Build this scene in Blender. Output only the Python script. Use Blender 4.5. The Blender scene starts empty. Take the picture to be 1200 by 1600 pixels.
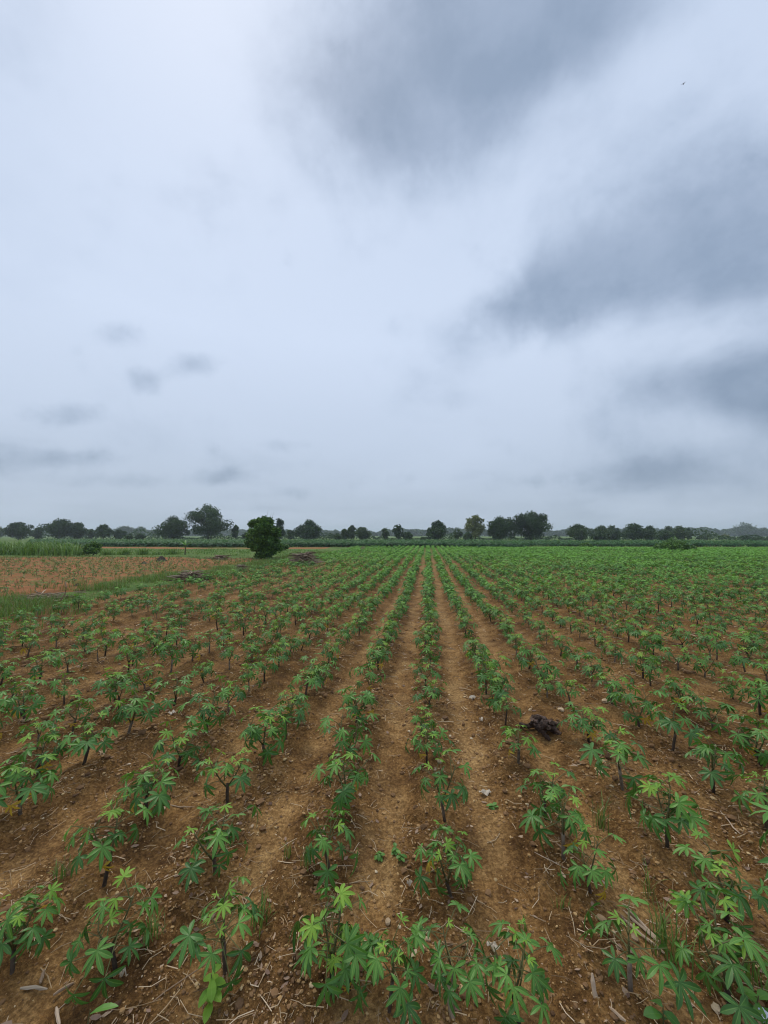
import bpy, math, random
import numpy as np
from mathutils import Vector, Matrix, Quaternion

rng = np.random.default_rng(7)
random.seed(7)
scene = bpy.context.scene
col = scene.collection
R = math.radians

# ------------------------------------------------------------------ camera
CAM_H = 1.9
FPX = 601.0                      # focal length in pixels of the 1200 x 1600 photograph
PITCH, YAW = R(3.43), R(6.45)
cam_d = bpy.data.cameras.new('camera'); cam = bpy.data.objects.new('camera', cam_d)
col.objects.link(cam); scene.camera = cam
cam_d.sensor_fit = 'VERTICAL'; cam_d.sensor_height = 36.0; cam_d.lens = FPX / 1600 * 36.0
cam_d.clip_start = 0.05; cam_d.clip_end = 12000
cam.location = (0, 0, CAM_H); cam.rotation_euler = (math.pi / 2 + PITCH, 0, YAW)
scene.render.resolution_x, scene.render.resolution_y = 768, 1024
_right = Vector((math.cos(YAW), math.sin(YAW), 0)); _fh = Vector((-math.sin(YAW), math.cos(YAW), 0))
_fwd = _fh * math.cos(PITCH) + Vector((0, 0, math.sin(PITCH)))
_up = -_fh * math.sin(PITCH) + Vector((0, 0, math.cos(PITCH)))
def ray(px, py): return (_fwd * FPX + _right * (px - 600) + _up * (800 - py))
def ground_at(px, py, z=0.0):
    r = ray(px, py); t = (z - CAM_H) / r.z
    return CAM_H * 0 + r.x * t, r.y * t
def spot_at(px, py, dist):       # ground position under a direction at a horizontal distance along the rows (metres)
    r = ray(px, py); t = dist / r.y
    return r.x * t, dist, CAM_H + r.z * t
def project(x, y, z):
    v = Vector((x, y, z - CAM_H)); d = v.dot(_fwd)
    if d <= 0.05: return None
    return 600 + FPX * v.dot(_right) / d, 800 - FPX * v.dot(_up) / d, d

# ------------------------------------------------------------------ render and colour
scene.render.engine = 'CYCLES'
scene.cycles.use_denoising = True; scene.cycles.filter_width = 1.1
scene.cycles.max_bounces = 4; scene.cycles.diffuse_bounces = 2; scene.cycles.glossy_bounces = 2
scene.cycles.transmission_bounces = 3; scene.cycles.volume_bounces = 1
scene.view_settings.view_transform = 'Standard'; scene.view_settings.look = 'None'
scene.view_settings.exposure = 0.2; scene.view_settings.gamma = 1.0
scene.view_settings.use_curve_mapping = False

# ------------------------------------------------------------------ node helper
class NT:
    def __init__(self, tree): self.t = tree; self.n = tree.nodes; self.l = tree.links
    def new(self, typ, **kw):
        nd = self.n.new(typ)
        for k, v in kw.items(): setattr(nd, k, v)
        return nd
    def put(self, sock, v):
        if isinstance(v, bpy.types.NodeSocket): self.l.new(v, sock)
        elif v is not None:
            if sock.type == 'RGBA' and len(v) == 3: v = (*v, 1)
            sock.default_value = v
    def math(self, op, a, b=None, c=None, clamp=False):
        nd = self.new('ShaderNodeMath', operation=op, use_clamp=clamp)
        for i, v in enumerate((a, b, c)):
            if v is not None: self.put(nd.inputs[i], v)
        return nd.outputs[0]
    def vec(self, op, a, b=None, scale=None):
        nd = self.new('ShaderNodeVectorMath', operation=op)
        self.put(nd.inputs[0], a)
        if b is not None: self.put(nd.inputs[1], b)
        if scale is not None: self.put(nd.inputs['Scale'], scale)
        return nd.outputs['Value'] if op in ('DOT_PRODUCT', 'LENGTH') else nd.outputs[0]
    def noise(self, vec, scale, detail=4, rough=0.55, color=False, dist=0.0):
        nd = self.new('ShaderNodeTexNoise'); self.put(nd.inputs['Vector'], vec)
        nd.inputs['Scale'].default_value = scale; nd.inputs['Detail'].default_value = detail
        nd.inputs['Roughness'].default_value = rough; nd.inputs['Distortion'].default_value = dist
        return nd.outputs['Color' if color else 'Fac']
    def remap(self, v, a, b, c=0.0, d=1.0, smooth=True):
        nd = self.new('ShaderNodeMapRange'); nd.interpolation_type = 'SMOOTHSTEP' if smooth else 'LINEAR'
        self.put(nd.inputs[0], v)
        for i, x in enumerate((a, b, c, d)): nd.inputs[i + 1].default_value = x
        return nd.outputs[0]
    def mix(self, f, a, b, blend='MIX'):
        nd = self.new('ShaderNodeMix', data_type='RGBA', blend_type=blend)
        self.put(nd.inputs[0], f); self.put(nd.inputs[6], a); self.put(nd.inputs[7], b)
        return nd.outputs[2]
    def ramp(self, f, stops):
        nd = self.new('ShaderNodeValToRGB'); self.put(nd.inputs[0], f); e = nd.color_ramp.elements
        while len(e) < len(stops): e.new(0.5)
        for i, (p, c) in enumerate(stops): e[i].position = p; e[i].color = (*c, 1)
        return nd.outputs[0]

# ------------------------------------------------------------------ sky and sun (overcast, broken grey cloud)
SUN_EL, SUN_AZ = R(58), R(-35)      # azimuth from +Y, positive towards +X
world = bpy.data.worlds.new('World'); scene.world = world; world.use_nodes = True
w = NT(world.node_tree); w.n.clear()
d = w.new('ShaderNodeTexCoord').outputs['Generated']
# cloud masses: photo direction, half axes, tilt (deg, anticlockwise), strength
CLOUDS = [(760, 70, 280, 165, 25, 1.0), (600, 225, 220, 130, -40, .60), (900, 20, 200, 90, 15, .50), (480, 110, 130, 120, 0, .25),
          (980, 385, 300, 125, 24, .80), (830, 478, 190, 62, 14, .80), (1180, 330, 200, 160, 30, .50), (1100, 430, 190, 70, 8, .45),
          (1090, 600, 165, 52, -4, .85), (1230, 590, 170, 70, 0, .65), (960, 640, 125, 70, -40, .45), (1040, 740, 160, 40, 0, .34), (1180, 690, 140, 80, 0, .40),
          (1350, 480, 200, 220, 0, .55), (900, -150, 420, 170, 10, .6),
          (115, 650, 75, 24, 6, .60), (300, 570, 52, 24, 12, .48), (222, 595, 42, 26, -6, .46), (175, 518, 40, 26, 0, .32),
          (10, 715, 100, 36, 0, .42), (140, 716, 82, 18, 0, .42), (215, 752, 110, 16, 0, .42), (332, 700, 26, 16, 0, .36),
          (350, 745, 52, 18, 0, .40), (445, 698, 50, 15, 0, .36), (480, 720, 40, 14, 0, .24), (460, 770, 50, 12, 0, .3),
          (850, 752, 110, 18, 0, .30), (1000, 740, 130, 22, 0, .30), (620, 745, 80, 14, 0, .18), (720, 790, 160, 12, 0, .2)]
def blob_sum(items):
    tot = None
    for (cx, cy, rx, ry, ang, st_) in items:
        c0 = ray(cx, cy).normalized(); ca, sa = math.cos(R(ang)), math.sin(R(ang))
        A = ray(cx + rx * ca, cy - rx * sa).normalized() - c0; B = ray(cx + ry * sa, cy + ry * ca).normalized() - c0
        ax = A.normalized(); az = c0; ay = az.cross(ax).normalized(); ax = ay.cross(az)
        mp = w.new('ShaderNodeMapping', vector_type='TEXTURE'); w.put(mp.inputs['Vector'], d)
        mp.inputs['Location'].default_value = c0; mp.inputs['Rotation'].default_value = Matrix((ax, ay, az)).transposed().to_euler()
        mp.inputs['Scale'].default_value = (A.length, B.length, max(A.length, B.length) * 2.5)
        m = w.remap(w.vec('LENGTH', mp.outputs[0]), 1.5, 0.0, 0.0, st_)
        tot = m if tot is None else w.math('ADD', tot, m)
    return tot
dq = w.vec('MULTIPLY', d, (1.0, 1.0, 1.15))
fbm = w.noise(dq, 3.4, 7, 0.56, dist=0.25); fine = w.noise(dq, 11.0, 6, 0.6)
bigf = w.math('ADD', w.math('MULTIPLY', blob_sum([c for c in CLOUDS if c[2] > 120]), 1.12), w.math('MULTIPLY', w.math('SUBTRACT', fbm, 0.5), 1.7))
bigf = w.math('ADD', bigf, w.math('MULTIPLY', w.math('SUBTRACT', fine, 0.5), 0.55))
smallf = w.math('ADD', blob_sum([c for c in CLOUDS if c[2] <= 120]), w.math('MULTIPLY', w.math('SUBTRACT', fine, 0.5), 1.0))
inner = w.remap(w.noise(dq, 6.0, 5, 0.58), 0.30, 0.70, 0.78, 1.12)
dens = w.math('ADD', w.math('MULTIPLY', w.remap(bigf, 0.02, 1.30, 0.0, 0.95), inner), w.remap(smallf, 0.08, 0.75, 0.0, 0.62))
sx = w.new('ShaderNodeSeparateXYZ'); w.l.new(d, sx.inputs[0])
zz = w.math('MAXIMUM', sx.outputs[2], 0.0)
den = w.math('ADD', zz, 0.16)
pl = w.new('ShaderNodeCombineXYZ'); w.put(pl.inputs[0], w.math('DIVIDE', sx.outputs[0], den)); w.put(pl.inputs[1], w.math('DIVIDE', sx.outputs[1], den))
gen = w.noise(pl.outputs[0], 0.9, 5, 0.55)
dens = w.math('ADD', dens, w.remap(gen, 0.50, 0.80, 0.0, 0.26), clamp=True)
light = w.ramp(zz, [(0.0, (.455, .53, .655)), (.10, (.515, .595, .745)), (.22, (.575, .66, .83)), (.45, (.685, .775, .975)), (.75, (.645, .735, .935)), (1.0, (.60, .69, .88))])
white = w.mix(w.remap(w.noise(pl.outputs[0], 0.55, 3, 0.5), 0.42, 0.68, 0, .28), light, (.68, .765, .95))
cloudc = w.ramp(dens, [(0.0, (1, 1, 1)), (.35, (.80, .825, .85)), (.7, (.60, .64, .685)), (1.0, (.46, .515, .57))])
skyc = w.mix(1.0, w.mix(1.0, white, (.965, .99, .975), 'MULTIPLY'), cloudc, 'MULTIPLY')
bgc = w.new('ShaderNodeBackground'); w.put(bgc.inputs[0], skyc); bgc.inputs[1].default_value = 0.875
nis = w.new('ShaderNodeTexSky'); nis.sky_type = 'NISHITA'; nis.sun_disc = False
nis.sun_elevation = SUN_EL; nis.sun_rotation = SUN_AZ; nis.dust_density = 3.0
bgn = w.new('ShaderNodeBackground'); w.l.new(nis.outputs[0], bgn.inputs[0]); bgn.inputs[1].default_value = 0.07
ms = w.new('ShaderNodeMixShader'); ms.inputs[0].default_value = 0.93
w.l.new(bgn.outputs[0], ms.inputs[1]); w.l.new(bgc.outputs[0], ms.inputs[2])
wo = w.new('ShaderNodeOutputWorld'); w.l.new(ms.outputs[0], wo.inputs[0])

world.cycles.sampling_method = 'NONE'     # an even sky needs no importance map
sun_d = bpy.data.lights.new('sun', 'SUN'); sun_d.energy = 1.5; sun_d.angle = R(24); sun_d.color = (1.0, .93, .80)
sun = bpy.data.objects.new('sun', sun_d); col.objects.link(sun)
sdir = Vector((math.sin(SUN_AZ) * math.cos(SUN_EL), math.cos(SUN_AZ) * math.cos(SUN_EL), math.sin(SUN_EL)))
sun.rotation_euler = sdir.to_track_quat('Z', 'Y').to_euler(); sun.location = (0, 0, 30)

# ------------------------------------------------------------------ numpy noise
def _hash(ix, iy, seed):
    h = (ix.astype(np.int64) * 374761393 + iy.astype(np.int64) * 668265263 + seed * 974634777) & 0xffffffff
    h = ((h ^ (h >> 13)) * 1274126177) & 0xffffffff
    return ((h ^ (h >> 16)) & 0xffffff) / float(0xffffff)
def vnoise(x, y, seed=0):
    x = np.asarray(x, float); y = np.asarray(y, float)
    x0 = np.floor(x); y0 = np.floor(y); fx = x - x0; fy = y - y0
    fx = fx * fx * (3 - 2 * fx); fy = fy * fy * (3 - 2 * fy)
    a = _hash(x0, y0, seed); b = _hash(x0 + 1, y0, seed); c = _hash(x0, y0 + 1, seed); e = _hash(x0 + 1, y0 + 1, seed)
    return (a * (1 - fx) + b * fx) * (1 - fy) + (c * (1 - fx) + e * fx) * fy - 0.5
def smooth(a, b, x):
    t = np.clip((np.asarray(x, float) - a) / (b - a), 0, 1); return t * t * (3 - 2 * t)

# ------------------------------------------------------------------ the lie of the land
ROW, ROW0 = 0.684, 0.02            # row spacing and the x of the middle row
FIELD_L, FIELD_END = -9.6, 56.0
def verge_x(y): return FIELD_L - 0.02 * np.asarray(y, float) + 0.8 * vnoise(np.asarray(y) * 0.16, 0 * np.asarray(y) + 3.1, 5)
def zone_field(x, y):
    return smooth(-0.4, 0.5, x - verge_x(y)) * (1 - smooth(FIELD_END - .5, FIELD_END + 1.5, y))
def furrow(x):                     # 1 in the furrow, 0 on the ridge
    return 0.5 - 0.5 * np.cos(2 * np.pi * (np.asarray(x, float) - ROW0) / ROW)
def ground_h(x, y):
    x = np.asarray(x, float); y = np.asarray(y, float); r = np.hypot(x, y)
    f = zone_field(x, y); fu = furrow(x + 0.10 * vnoise(x * 0.8, y * 0.8, 21))
    h = 0.16 * vnoise(x / 7, y / 7, 1) * (1 - smooth(60, 120, r)) + 0.05 * vnoise(x / 1.3, y / 1.3, 2)
    h = h + f * (-0.06 * fu) * (1 - smooth(35, 60, r))
    near = 1 - smooth(9, 22, r); rough = (0.35 + 0.65 * (1 - smooth(.35, .95, fu)))
    h = h + near * rough * (0.055 * vnoise(x / .27, y / .27, 3) + 0.040 * vnoise(x / .10, y / .10, 4))
    n2_ = 1 - smooth(3.5, 8, r)
    cl = np.clip(vnoise(x / .045, y / .045, 6) + 0.05, 0, 1)
    return h + n2_ * rough * (0.040 * cl + 0.014 * vnoise(x / .02, y / .02, 8))
def gh(x, y): return float(ground_h(np.array([x]), np.array([y]))[0])

# ------------------------------------------------------------------ mesh helpers
def make_mesh(name, V, faces, mats, attrs=None, smooth_shade=False):
    """faces: list of (int array n x k, material index)"""
    me = bpy.data.meshes.new(name)
    V = np.asarray(V, np.float32).reshape(-1, 3)
    me.vertices.add(len(V)); me.vertices.foreach_set('co', V.ravel())
    faces = [(np.asarray(f, np.int32), m) for f, m in faces if len(f)]
    nl = sum(f.size for f, _ in faces); npoly = sum(len(f) for f, _ in faces)
    me.loops.add(nl); me.polygons.add(npoly)
    me.loops.foreach_set('vertex_index', np.concatenate([f.ravel() for f, _ in faces]))
    cnt = np.concatenate([np.full(len(f), f.shape[1], np.int32) for f, _ in faces])
    st = np.zeros(npoly, np.int32); st[1:] = np.cumsum(cnt)[:-1]
    me.polygons.foreach_set('loop_start', st)
    mi = np.concatenate([np.asarray(m, np.int32) if np.ndim(m) else np.full(len(f), m, np.int32) for f, m in faces])
    me.polygons.foreach_set('material_index', mi)
    me.polygons.foreach_set('use_smooth', np.full(npoly, smooth_shade))
    for m in (mats if isinstance(mats, (list, tuple)) else [mats]): me.materials.append(m)
    for k, a in (attrs or {}).items():
        a = np.asarray(a, np.float32)
        if a.ndim == 1: at = me.attributes.new(k, 'FLOAT', 'POINT'); at.data.foreach_set('value', a)
        else: at = me.attributes.new(k, 'FLOAT_COLOR', 'POINT'); at.data.foreach_set('color', np.concatenate([a, np.ones((len(a), 1), np.float32)], 1).ravel() if a.shape[1] == 3 else a.ravel())
    me.update(calc_edges=True); me.validate()
    return me
def link(name, data, parent=None, mat=None):
    o = bpy.data.objects.new(name, data); col.objects.link(o)
    if parent is not None: o.parent = parent
    if mat is not None: o.matrix_local = mat
    return o
def tag(o, label=None, cat=None, group=None, kind=None):
    if label: o['label'] = label
    if cat: o['category'] = cat
    if group: o['group'] = group
    if kind: o['kind'] = kind
    return o
def empty(name, loc, rz=0.0, s=1.0):
    o = bpy.data.objects.new(name, None); col.objects.link(o); o.empty_display_size = 0.05
    o.location = loc; o.rotation_euler = (0, 0, rz); o.scale = (s, s, s); return o
class Geo:
    """collects pieces (vertices, faces of mixed size with material) into one mesh"""
    def __init__(self): self.V = []; self.F = {}; self.n = 0; self.A = {}
    def add(self, V, F, m=0, **at):
        V = np.asarray(V, float).reshape(-1, 3); F = np.asarray(F, int)
        self.V.append(V); self.F.setdefault((F.shape[1], m), []).append(F + self.n); self.n += len(V)
        for k, v in at.items():
            self.A.setdefault(k, []).append(np.broadcast_to(np.asarray(v, float), (len(V),)) if np.ndim(v) < 1 else np.asarray(v, float))
    def mesh(self, name, mats, smooth_shade=False):
        return make_mesh(name, np.concatenate(self.V), [(np.concatenate(f), k[1]) for k, f in self.F.items()], mats,
                         {k: np.concatenate(v) for k, v in self.A.items()}, smooth_shade)
def tube(pts, radii, n=6, cap=True, lump=0.0, r_=None):
    pts = np.asarray(pts, float); m = len(pts); radii = np.broadcast_to(np.asarray(radii, float), (m,))
    tang = np.gradient(pts, axis=0); tang /= np.linalg.norm(tang, axis=1)[:, None] + 1e-9
    ref = np.array([0, 0, 1.0]) if abs(tang[0][2]) < .8 else np.array([1.0, 0, 0])
    V = []
    for i in range(m):
        a = np.cross(tang[i], ref); a /= np.linalg.norm(a) + 1e-9; b = np.cross(a, tang[i])
        th = np.linspace(0, 2 * np.pi, n, endpoint=False)
        rr = radii[i] * (1 + (lump * (r_ or rng).uniform(-1, 1, n) if lump else 0))
        V.append(pts[i] + np.outer(np.cos(th) * rr, a) + np.outer(np.sin(th) * rr, b))
    V = np.concatenate(V); F = []
    for i in range(m - 1):
        for j in range(n):
            F.append((i * n + j, i * n + (j + 1) % n, (i + 1) * n + (j + 1) % n, (i + 1) * n + j))
    F = np.array(F)
    if cap:
        V = np.concatenate([V, pts[:1], pts[-1:]]); k = len(V)
        C = np.array([(k - 2, (j + 1) % n, j, j) for j in range(n)] + [(k - 1, (m - 1) * n + j, (m - 1) * n + (j + 1) % n, (m - 1) * n + (j + 1) % n) for j in range(n)])
        T = C[:, :3]
        return V, F, T
    return V, F, None
def add_tube(g, pts, radii, n=6, m=0, lump=0.0, **at):
    V, F, T = tube(pts, radii, n, True, lump)
    base = g.n; g.add(V, F, m, **at)
    g.F.setdefault((3, m), []).append(T + base)

# ------------------------------------------------------------------ materials
def material(name):
    m = bpy.data.materials.new(name); m.use_nodes = True; t = NT(m.node_tree); t.n.clear()
    out = t.new('ShaderNodeOutputMaterial'); return m, t, out
def simple(name, stops, scale=8.0, rough=.85, spec=.3, bump=0.0, bscale=60.0, rand=0.0, coord='Object'):
    m, t, out = material(name); tc = t.new('ShaderNodeTexCoord').outputs[coord]
    f = t.noise(tc, scale, 5, .6)
    if rand: f = t.math('ADD', f, t.math('MULTIPLY', t.math('SUBTRACT', t.new('ShaderNodeObjectInfo').outputs['Random'], .5), rand), clamp=True)
    c = t.ramp(t.remap(f, .28, .72, smooth=False), stops)
    b = t.new('ShaderNodeBsdfPrincipled'); t.put(b.inputs['Base Color'], c)
    b.inputs['Roughness'].default_value = rough; b.inputs['Specular IOR Level'].default_value = spec
    if bump:
        bn = t.new('ShaderNodeBump'); bn.inputs['Strength'].default_value = bump; bn.inputs['Distance'].default_value = .01
        t.put(bn.inputs['Height'], t.noise(tc, bscale, 4, .6)); t.l.new(bn.outputs[0], b.inputs['Normal'])
    t.l.new(b.outputs[0], out.inputs[0]); return m
def leafy(name, c1, c2, rib=None, rough=.45, spec=.45, trans=.22, vary=.35, attr=None, hue=.0):
    """foliage: two-tone by object/instance randomness, optional pale ribs, some light passing through"""
    m, t, out = material(name)
    pos = t.new('ShaderNodeNewGeometry').outputs['Position']
    rnd = t.new('ShaderNodeObjectInfo').outputs['Random']
    f = t.math('ADD', t.math('MULTIPLY', rnd, .55), t.math('MULTIPLY', t.noise(pos, 5.0, 3, .6), .45))
    if attr:
        a = t.new('ShaderNodeAttribute'); a.attribute_name = attr
        f = t.math('ADD', t.math('MULTIPLY', a.outputs['Fac'], .8), t.math('MULTIPLY', t.noise(pos, 1.0, 4, .6), .2))
    c = t.mix(t.remap(f, .15, .85), c1, c2)
    if rib:
        a = t.new('ShaderNodeAttribute'); a.attribute_name = 'rib'
        c = t.mix(t.remap(a.outputs['Fac'], .80, .97, 0, .75), c, rib)
    b = t.new('ShaderNodeBsdfPrincipled'); t.put(b.inputs['Base Color'], c)
    b.inputs['Roughness'].default_value = rough; b.inputs['Specular IOR Level'].default_value = spec
    tr = t.new('ShaderNodeBsdfTranslucent'); t.put(tr.inputs['Color'], t.mix(1.0, c, (1.25, 1.25, .7), 'MULTIPLY'))
    mx = t.new('ShaderNodeMixShader'); mx.inputs[0].default_value = trans
    t.l.new(b.outputs[0], mx.inputs[1]); t.l.new(tr.outputs[0], mx.inputs[2]); t.l.new(mx.outputs[0], out.inputs[0])
    return m

M = {}
M['leaf_dark'] = leafy('leaf_dark', (.044, .125, .022), (.080, .205, .034), rib=(.14, .28, .06), rough=.42, spec=.4)
M['leaf_mid'] = leafy('leaf_mid', (.072, .190, .026), (.125, .290, .040), rib=(.22, .37, .08), rough=.45, spec=.4)
M['leaf_young'] = leafy('leaf_young', (.150, .310, .034), (.250, .430, .050), rib=(.30, .44, .10), rough=.5, spec=.3, trans=.3)
M['leaf_yellow'] = leafy('leaf_yellow', (.42, .28, .02), (.55, .38, .05), rib=(.6, .45, .12), rough=.6, trans=.3)
M['stem_green'] = simple('stem_green', [(0, (.070, .085, .028)), (1, (.15, .12, .05))], 12, .6)
M['petiole'] = simple('petiole', [(0, (.10, .10, .035)), (1, (.14, .16, .05))], 12, .5)
M['stake'] = simple('stake', [(0, (.050, .036, .026)), (.6, (.115, .085, .060)), (1, (.23, .18, .135))], 18, .85, .2, .6, 90, .5)
M['straw'] = simple('straw', [(0, (.24, .15, .08)), (1, (.46, .34, .21))], 3, .8, .2, coord='Object')
M['far_leaf'] = leafy('far_leaf', (.058, .170, .030), (.195, .440, .062), attr='tint', rough=.5, spec=.35)
M['far_leaf2'] = leafy('far_leaf2', (.028, .105, .034), (.080, .21, .055), attr='tint', rough=.5, spec=.35)
M['grass'] = leafy('grass', (.075, .155, .028), (.18, .30, .06), attr='tint', rough=.55)
M['grass_dry'] = leafy('grass_dry', (.26, .20, .085), (.15, .17, .05), attr='tint', rough=.7)
M['bark'] = simple('bark', [(0, (.05, .042, .034)), (1, (.13, .11, .09))], 4, .9, .2, .5, 20)
M['stick'] = simple('stick', [(0, (.12, .085, .055)), (.5, (.24, .18, .12)), (1, (.40, .32, .23))], 5, .85, .2, .4, 60, .9)
M['stick_pale'] = simple('stick_pale', [(0, (.28, .19, .12)), (1, (.50, .38, .27))], 6, .8, .2, .3, 60, .6)
M['root'] = simple('root', [(0, (.035, .021, .015)), (.6, (.095, .058, .042)), (1, (.19, .13, .10))], 30, .85, .25, .9, 120, .4)
M['paper'] = simple('paper', [(0, (.46, .38, .28)), (1, (.70, .62, .50))], 20, .8, .3)
M['stone'] = simple('stone', [(0, (.30, .20, .11)), (1, (.58, .44, .28))], 14, .85, .25, .5, 60, .9)

def ground_material():
    m, t, out = material('soil')
    pos = t.new('ShaderNodeNewGeometry').outputs['Position']
    z = t.new('ShaderNodeAttribute'); z.attribute_name = 'zone'
    s = t.new('ShaderNodeSeparateColor'); t.l.new(z.outputs['Color'], s.inputs[0])
    red, grass, fur = s.outputs[0], s.outputs[1], s.outputs[2]
    big = t.noise(pos, .9, 5, .6); mid = t.noise(pos, 5.5, 5, .65); fine = t.noise(pos, 48, 4, .7); grit = t.noise(pos, 160, 2, .6)
    base = t.ramp(t.remap(t.math('ADD', t.math('MULTIPLY', big, .45), t.math('MULTIPLY', mid, .55)), .38, .64, smooth=False),
                  [(0, (.145, .074, .025)), (.45, (.305, .165, .056)), (1, (.48, .285, .110))])
    path = t.ramp(t.remap(mid, .35, .68, smooth=False), [(0, (.310, .175, .066)), (1, (.51, .33, .140))])
    c = t.mix(t.math('MULTIPLY', t.remap(fur, .45, .95), t.remap(t.noise(pos, 1.6, 4, .6), .36, .60, .05, .85)), base, path)
    c = t.mix(t.remap(t.noise(pos, 2.4, 5, .7), .58, .40, 0, .45), c, t.mix(1.0, c, (.58, .54, .50), 'MULTIPLY'))
    # grains: dark crumbs and pale ochre chips
    vo = t.new('ShaderNodeTexVoronoi'); t.put(vo.inputs['Vector'], pos); vo.inputs['Scale'].default_value = 75
    vs = t.new('ShaderNodeSeparateColor'); t.l.new(vo.outputs['Color'], vs.inputs[0])
    chip = t.math('MULTIPLY', t.remap(vs.outputs[0], .80, .86), t.remap(vo.outputs['Distance'], .0085, .0045))
    chipm = t.math('MULTIPLY', chip, t.remap(fur, .95, .4, .15, .9))
    c = t.mix(t.remap(fine, .38, .66), t.mix(1.0, c, (.46, .42, .38), 'MULTIPLY'), c)
    c = t.mix(t.remap(grit, .54, .70, 0, .75), c, t.mix(1.0, c, (1.7, 1.6, 1.45), 'MULTIPLY'))
    c = t.mix(chipm, c, t.mix(vs.outputs[1], (.44, .29, .13), (.58, .44, .27)))
    redc = t.ramp(t.remap(t.noise(pos, 1.2, 6, .7), .3, .7, smooth=False), [(0, (.16, .066, .026)), (.5, (.30, .122, .045)), (1, (.42, .19, .075))])
    c = t.mix(red, c, redc)
    gn = t.noise(pos, .35, 7, .7)
    grc = t.ramp(t.remap(gn, .3, .7, smooth=False), [(0, (.075, .135, .028)), (.5, (.12, .215, .042)), (1, (.21, .235, .07))])
    grc = t.mix(t.remap(t.noise(pos, 9.0, 5, .75), .62, .40, 0, .75), grc, t.mix(1.0, grc, (.45, .42, .40), 'MULTIPLY'))
    grc = t.mix(t.remap(t.noise(pos, 3.1, 5, .7), .55, .68, 0, .6), grc, (.24, .16, .07))
    gm = t.remap(t.math('ADD', grass, t.math('MULTIPLY', t.math('SUBTRACT', t.noise(pos, 1.8, 6, .7), .5), 1.5)), .36, .66)
    gm = t.math('MULTIPLY', gm, t.remap(grass, 0.0, .25))
    c = t.mix(gm, c, grc)
    b = t.new('ShaderNodeBsdfPrincipled'); t.put(b.inputs['Base Color'], c)
    b.inputs['Roughness'].default_value = .93; b.inputs['Specular IOR Level'].default_value = .15
    hgt = t.math('ADD', t.math('MULTIPLY', fine, 1.0), t.math('ADD', t.math('MULTIPLY', grit, .35), t.math('MULTIPLY', chip, .35)))
    bn = t.new('ShaderNodeBump'); bn.inputs['Distance'].default_value = .03
    t.put(bn.inputs['Strength'], t.remap(fur, 1.0, .3, .45, 1.0)); t.put(bn.inputs['Height'], hgt)
    t.l.new(bn.outputs[0], b.inputs['Normal']); t.l.new(b.outputs[0], out.inputs[0]); return m
M['soil'] = ground_material()

# ------------------------------------------------------------------ ground: one sheet to the horizon
ys = [-3900., -600., -120., -30., -10., -4., -1.5, -.5, 0., .3]
yv = .55
while yv < 4000:
    ys.append(yv)
    yv *= 1.0062 if yv < 16 else (1.016 if yv < 120 else 1.12)
ys = np.array(ys + [4000.]); NU = 560
u = np.linspace(-1, 1, NU)
W = 1.25 * np.maximum(ys, 0) + 2.0 + .4 * np.minimum(np.maximum(-ys, 0), 50)
X = np.concatenate([np.full((len(ys), 1), -4000.), W[:, None] * u[None, :] - .14 * np.maximum(ys, 0)[:, None], np.full((len(ys), 1), 4000.)], 1)
X = np.clip(X, -4000, 4000); X[:, 0] -= 20; X[:, -1] += 20
Y = np.repeat(ys[:, None], X.shape[1], 1)
Z = ground_h(X, Y)
nc = X.shape[1]; idx = np.arange(len(ys) * nc).reshape(len(ys), nc)
F = np.stack([idx[:-1, :-1], idx[:-1, 1:], idx[1:, 1:], idx[1:, :-1]], -1).reshape(-1, 4)
vx = verge_x(Y)
zf = zone_field(X, Y)
plot = smooth(.2, -.6, 0) * 0 + (1 - smooth(-2.9, -1.2, X - vx + 2.2 * vnoise(X / 1.7, Y / 1.7, 16))) * (1 - smooth(29, 32.5, Y + 3 * vnoise(X / 3, Y / 3, 17))) * smooth(-200, -5, Y)
lane = (1 - smooth(-4, -2, X - vx)) * smooth(50, 52, Y) * (1 - smooth(55.0, 56.5, Y))
redz = np.clip(plot + lane, 0, 1)
grassz = np.clip(1 - zf - redz, 0, 1)
strip = np.exp(-((X - vx + .6 + 1.6 * vnoise(X / 2.5, Y / 2.5, 15)) / 1.1) ** 2) * smooth(4, 8, Y) * (1 - smooth(44, 50, Y))
grassz = np.clip(np.maximum(grassz, strip * .50) + zf * .55 * smooth(14, 38, Y) + plot * .42 * smooth(.1, .4, vnoise(X / 3, Y / 3, 9) + .3), 0, 1)
grassz = grassz * smooth(-1, 1.5, np.hypot(X, Y))
zone = np.stack([redz.ravel(), grassz.ravel(), np.clip(furrow(X + .10 * vnoise(X * .8, Y * .8, 21)) * zf * (.68 + .32 * np.exp(-((X - .15) / 1.5) ** 2)), 0, 1).ravel()], 1)
g_me = make_mesh('ground', np.stack([X.ravel(), Y.ravel(), Z.ravel()], 1), [(F, 0)], M['soil'], {'zone': zone}, True)
tag(link('ground', g_me), kind='structure')

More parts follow.
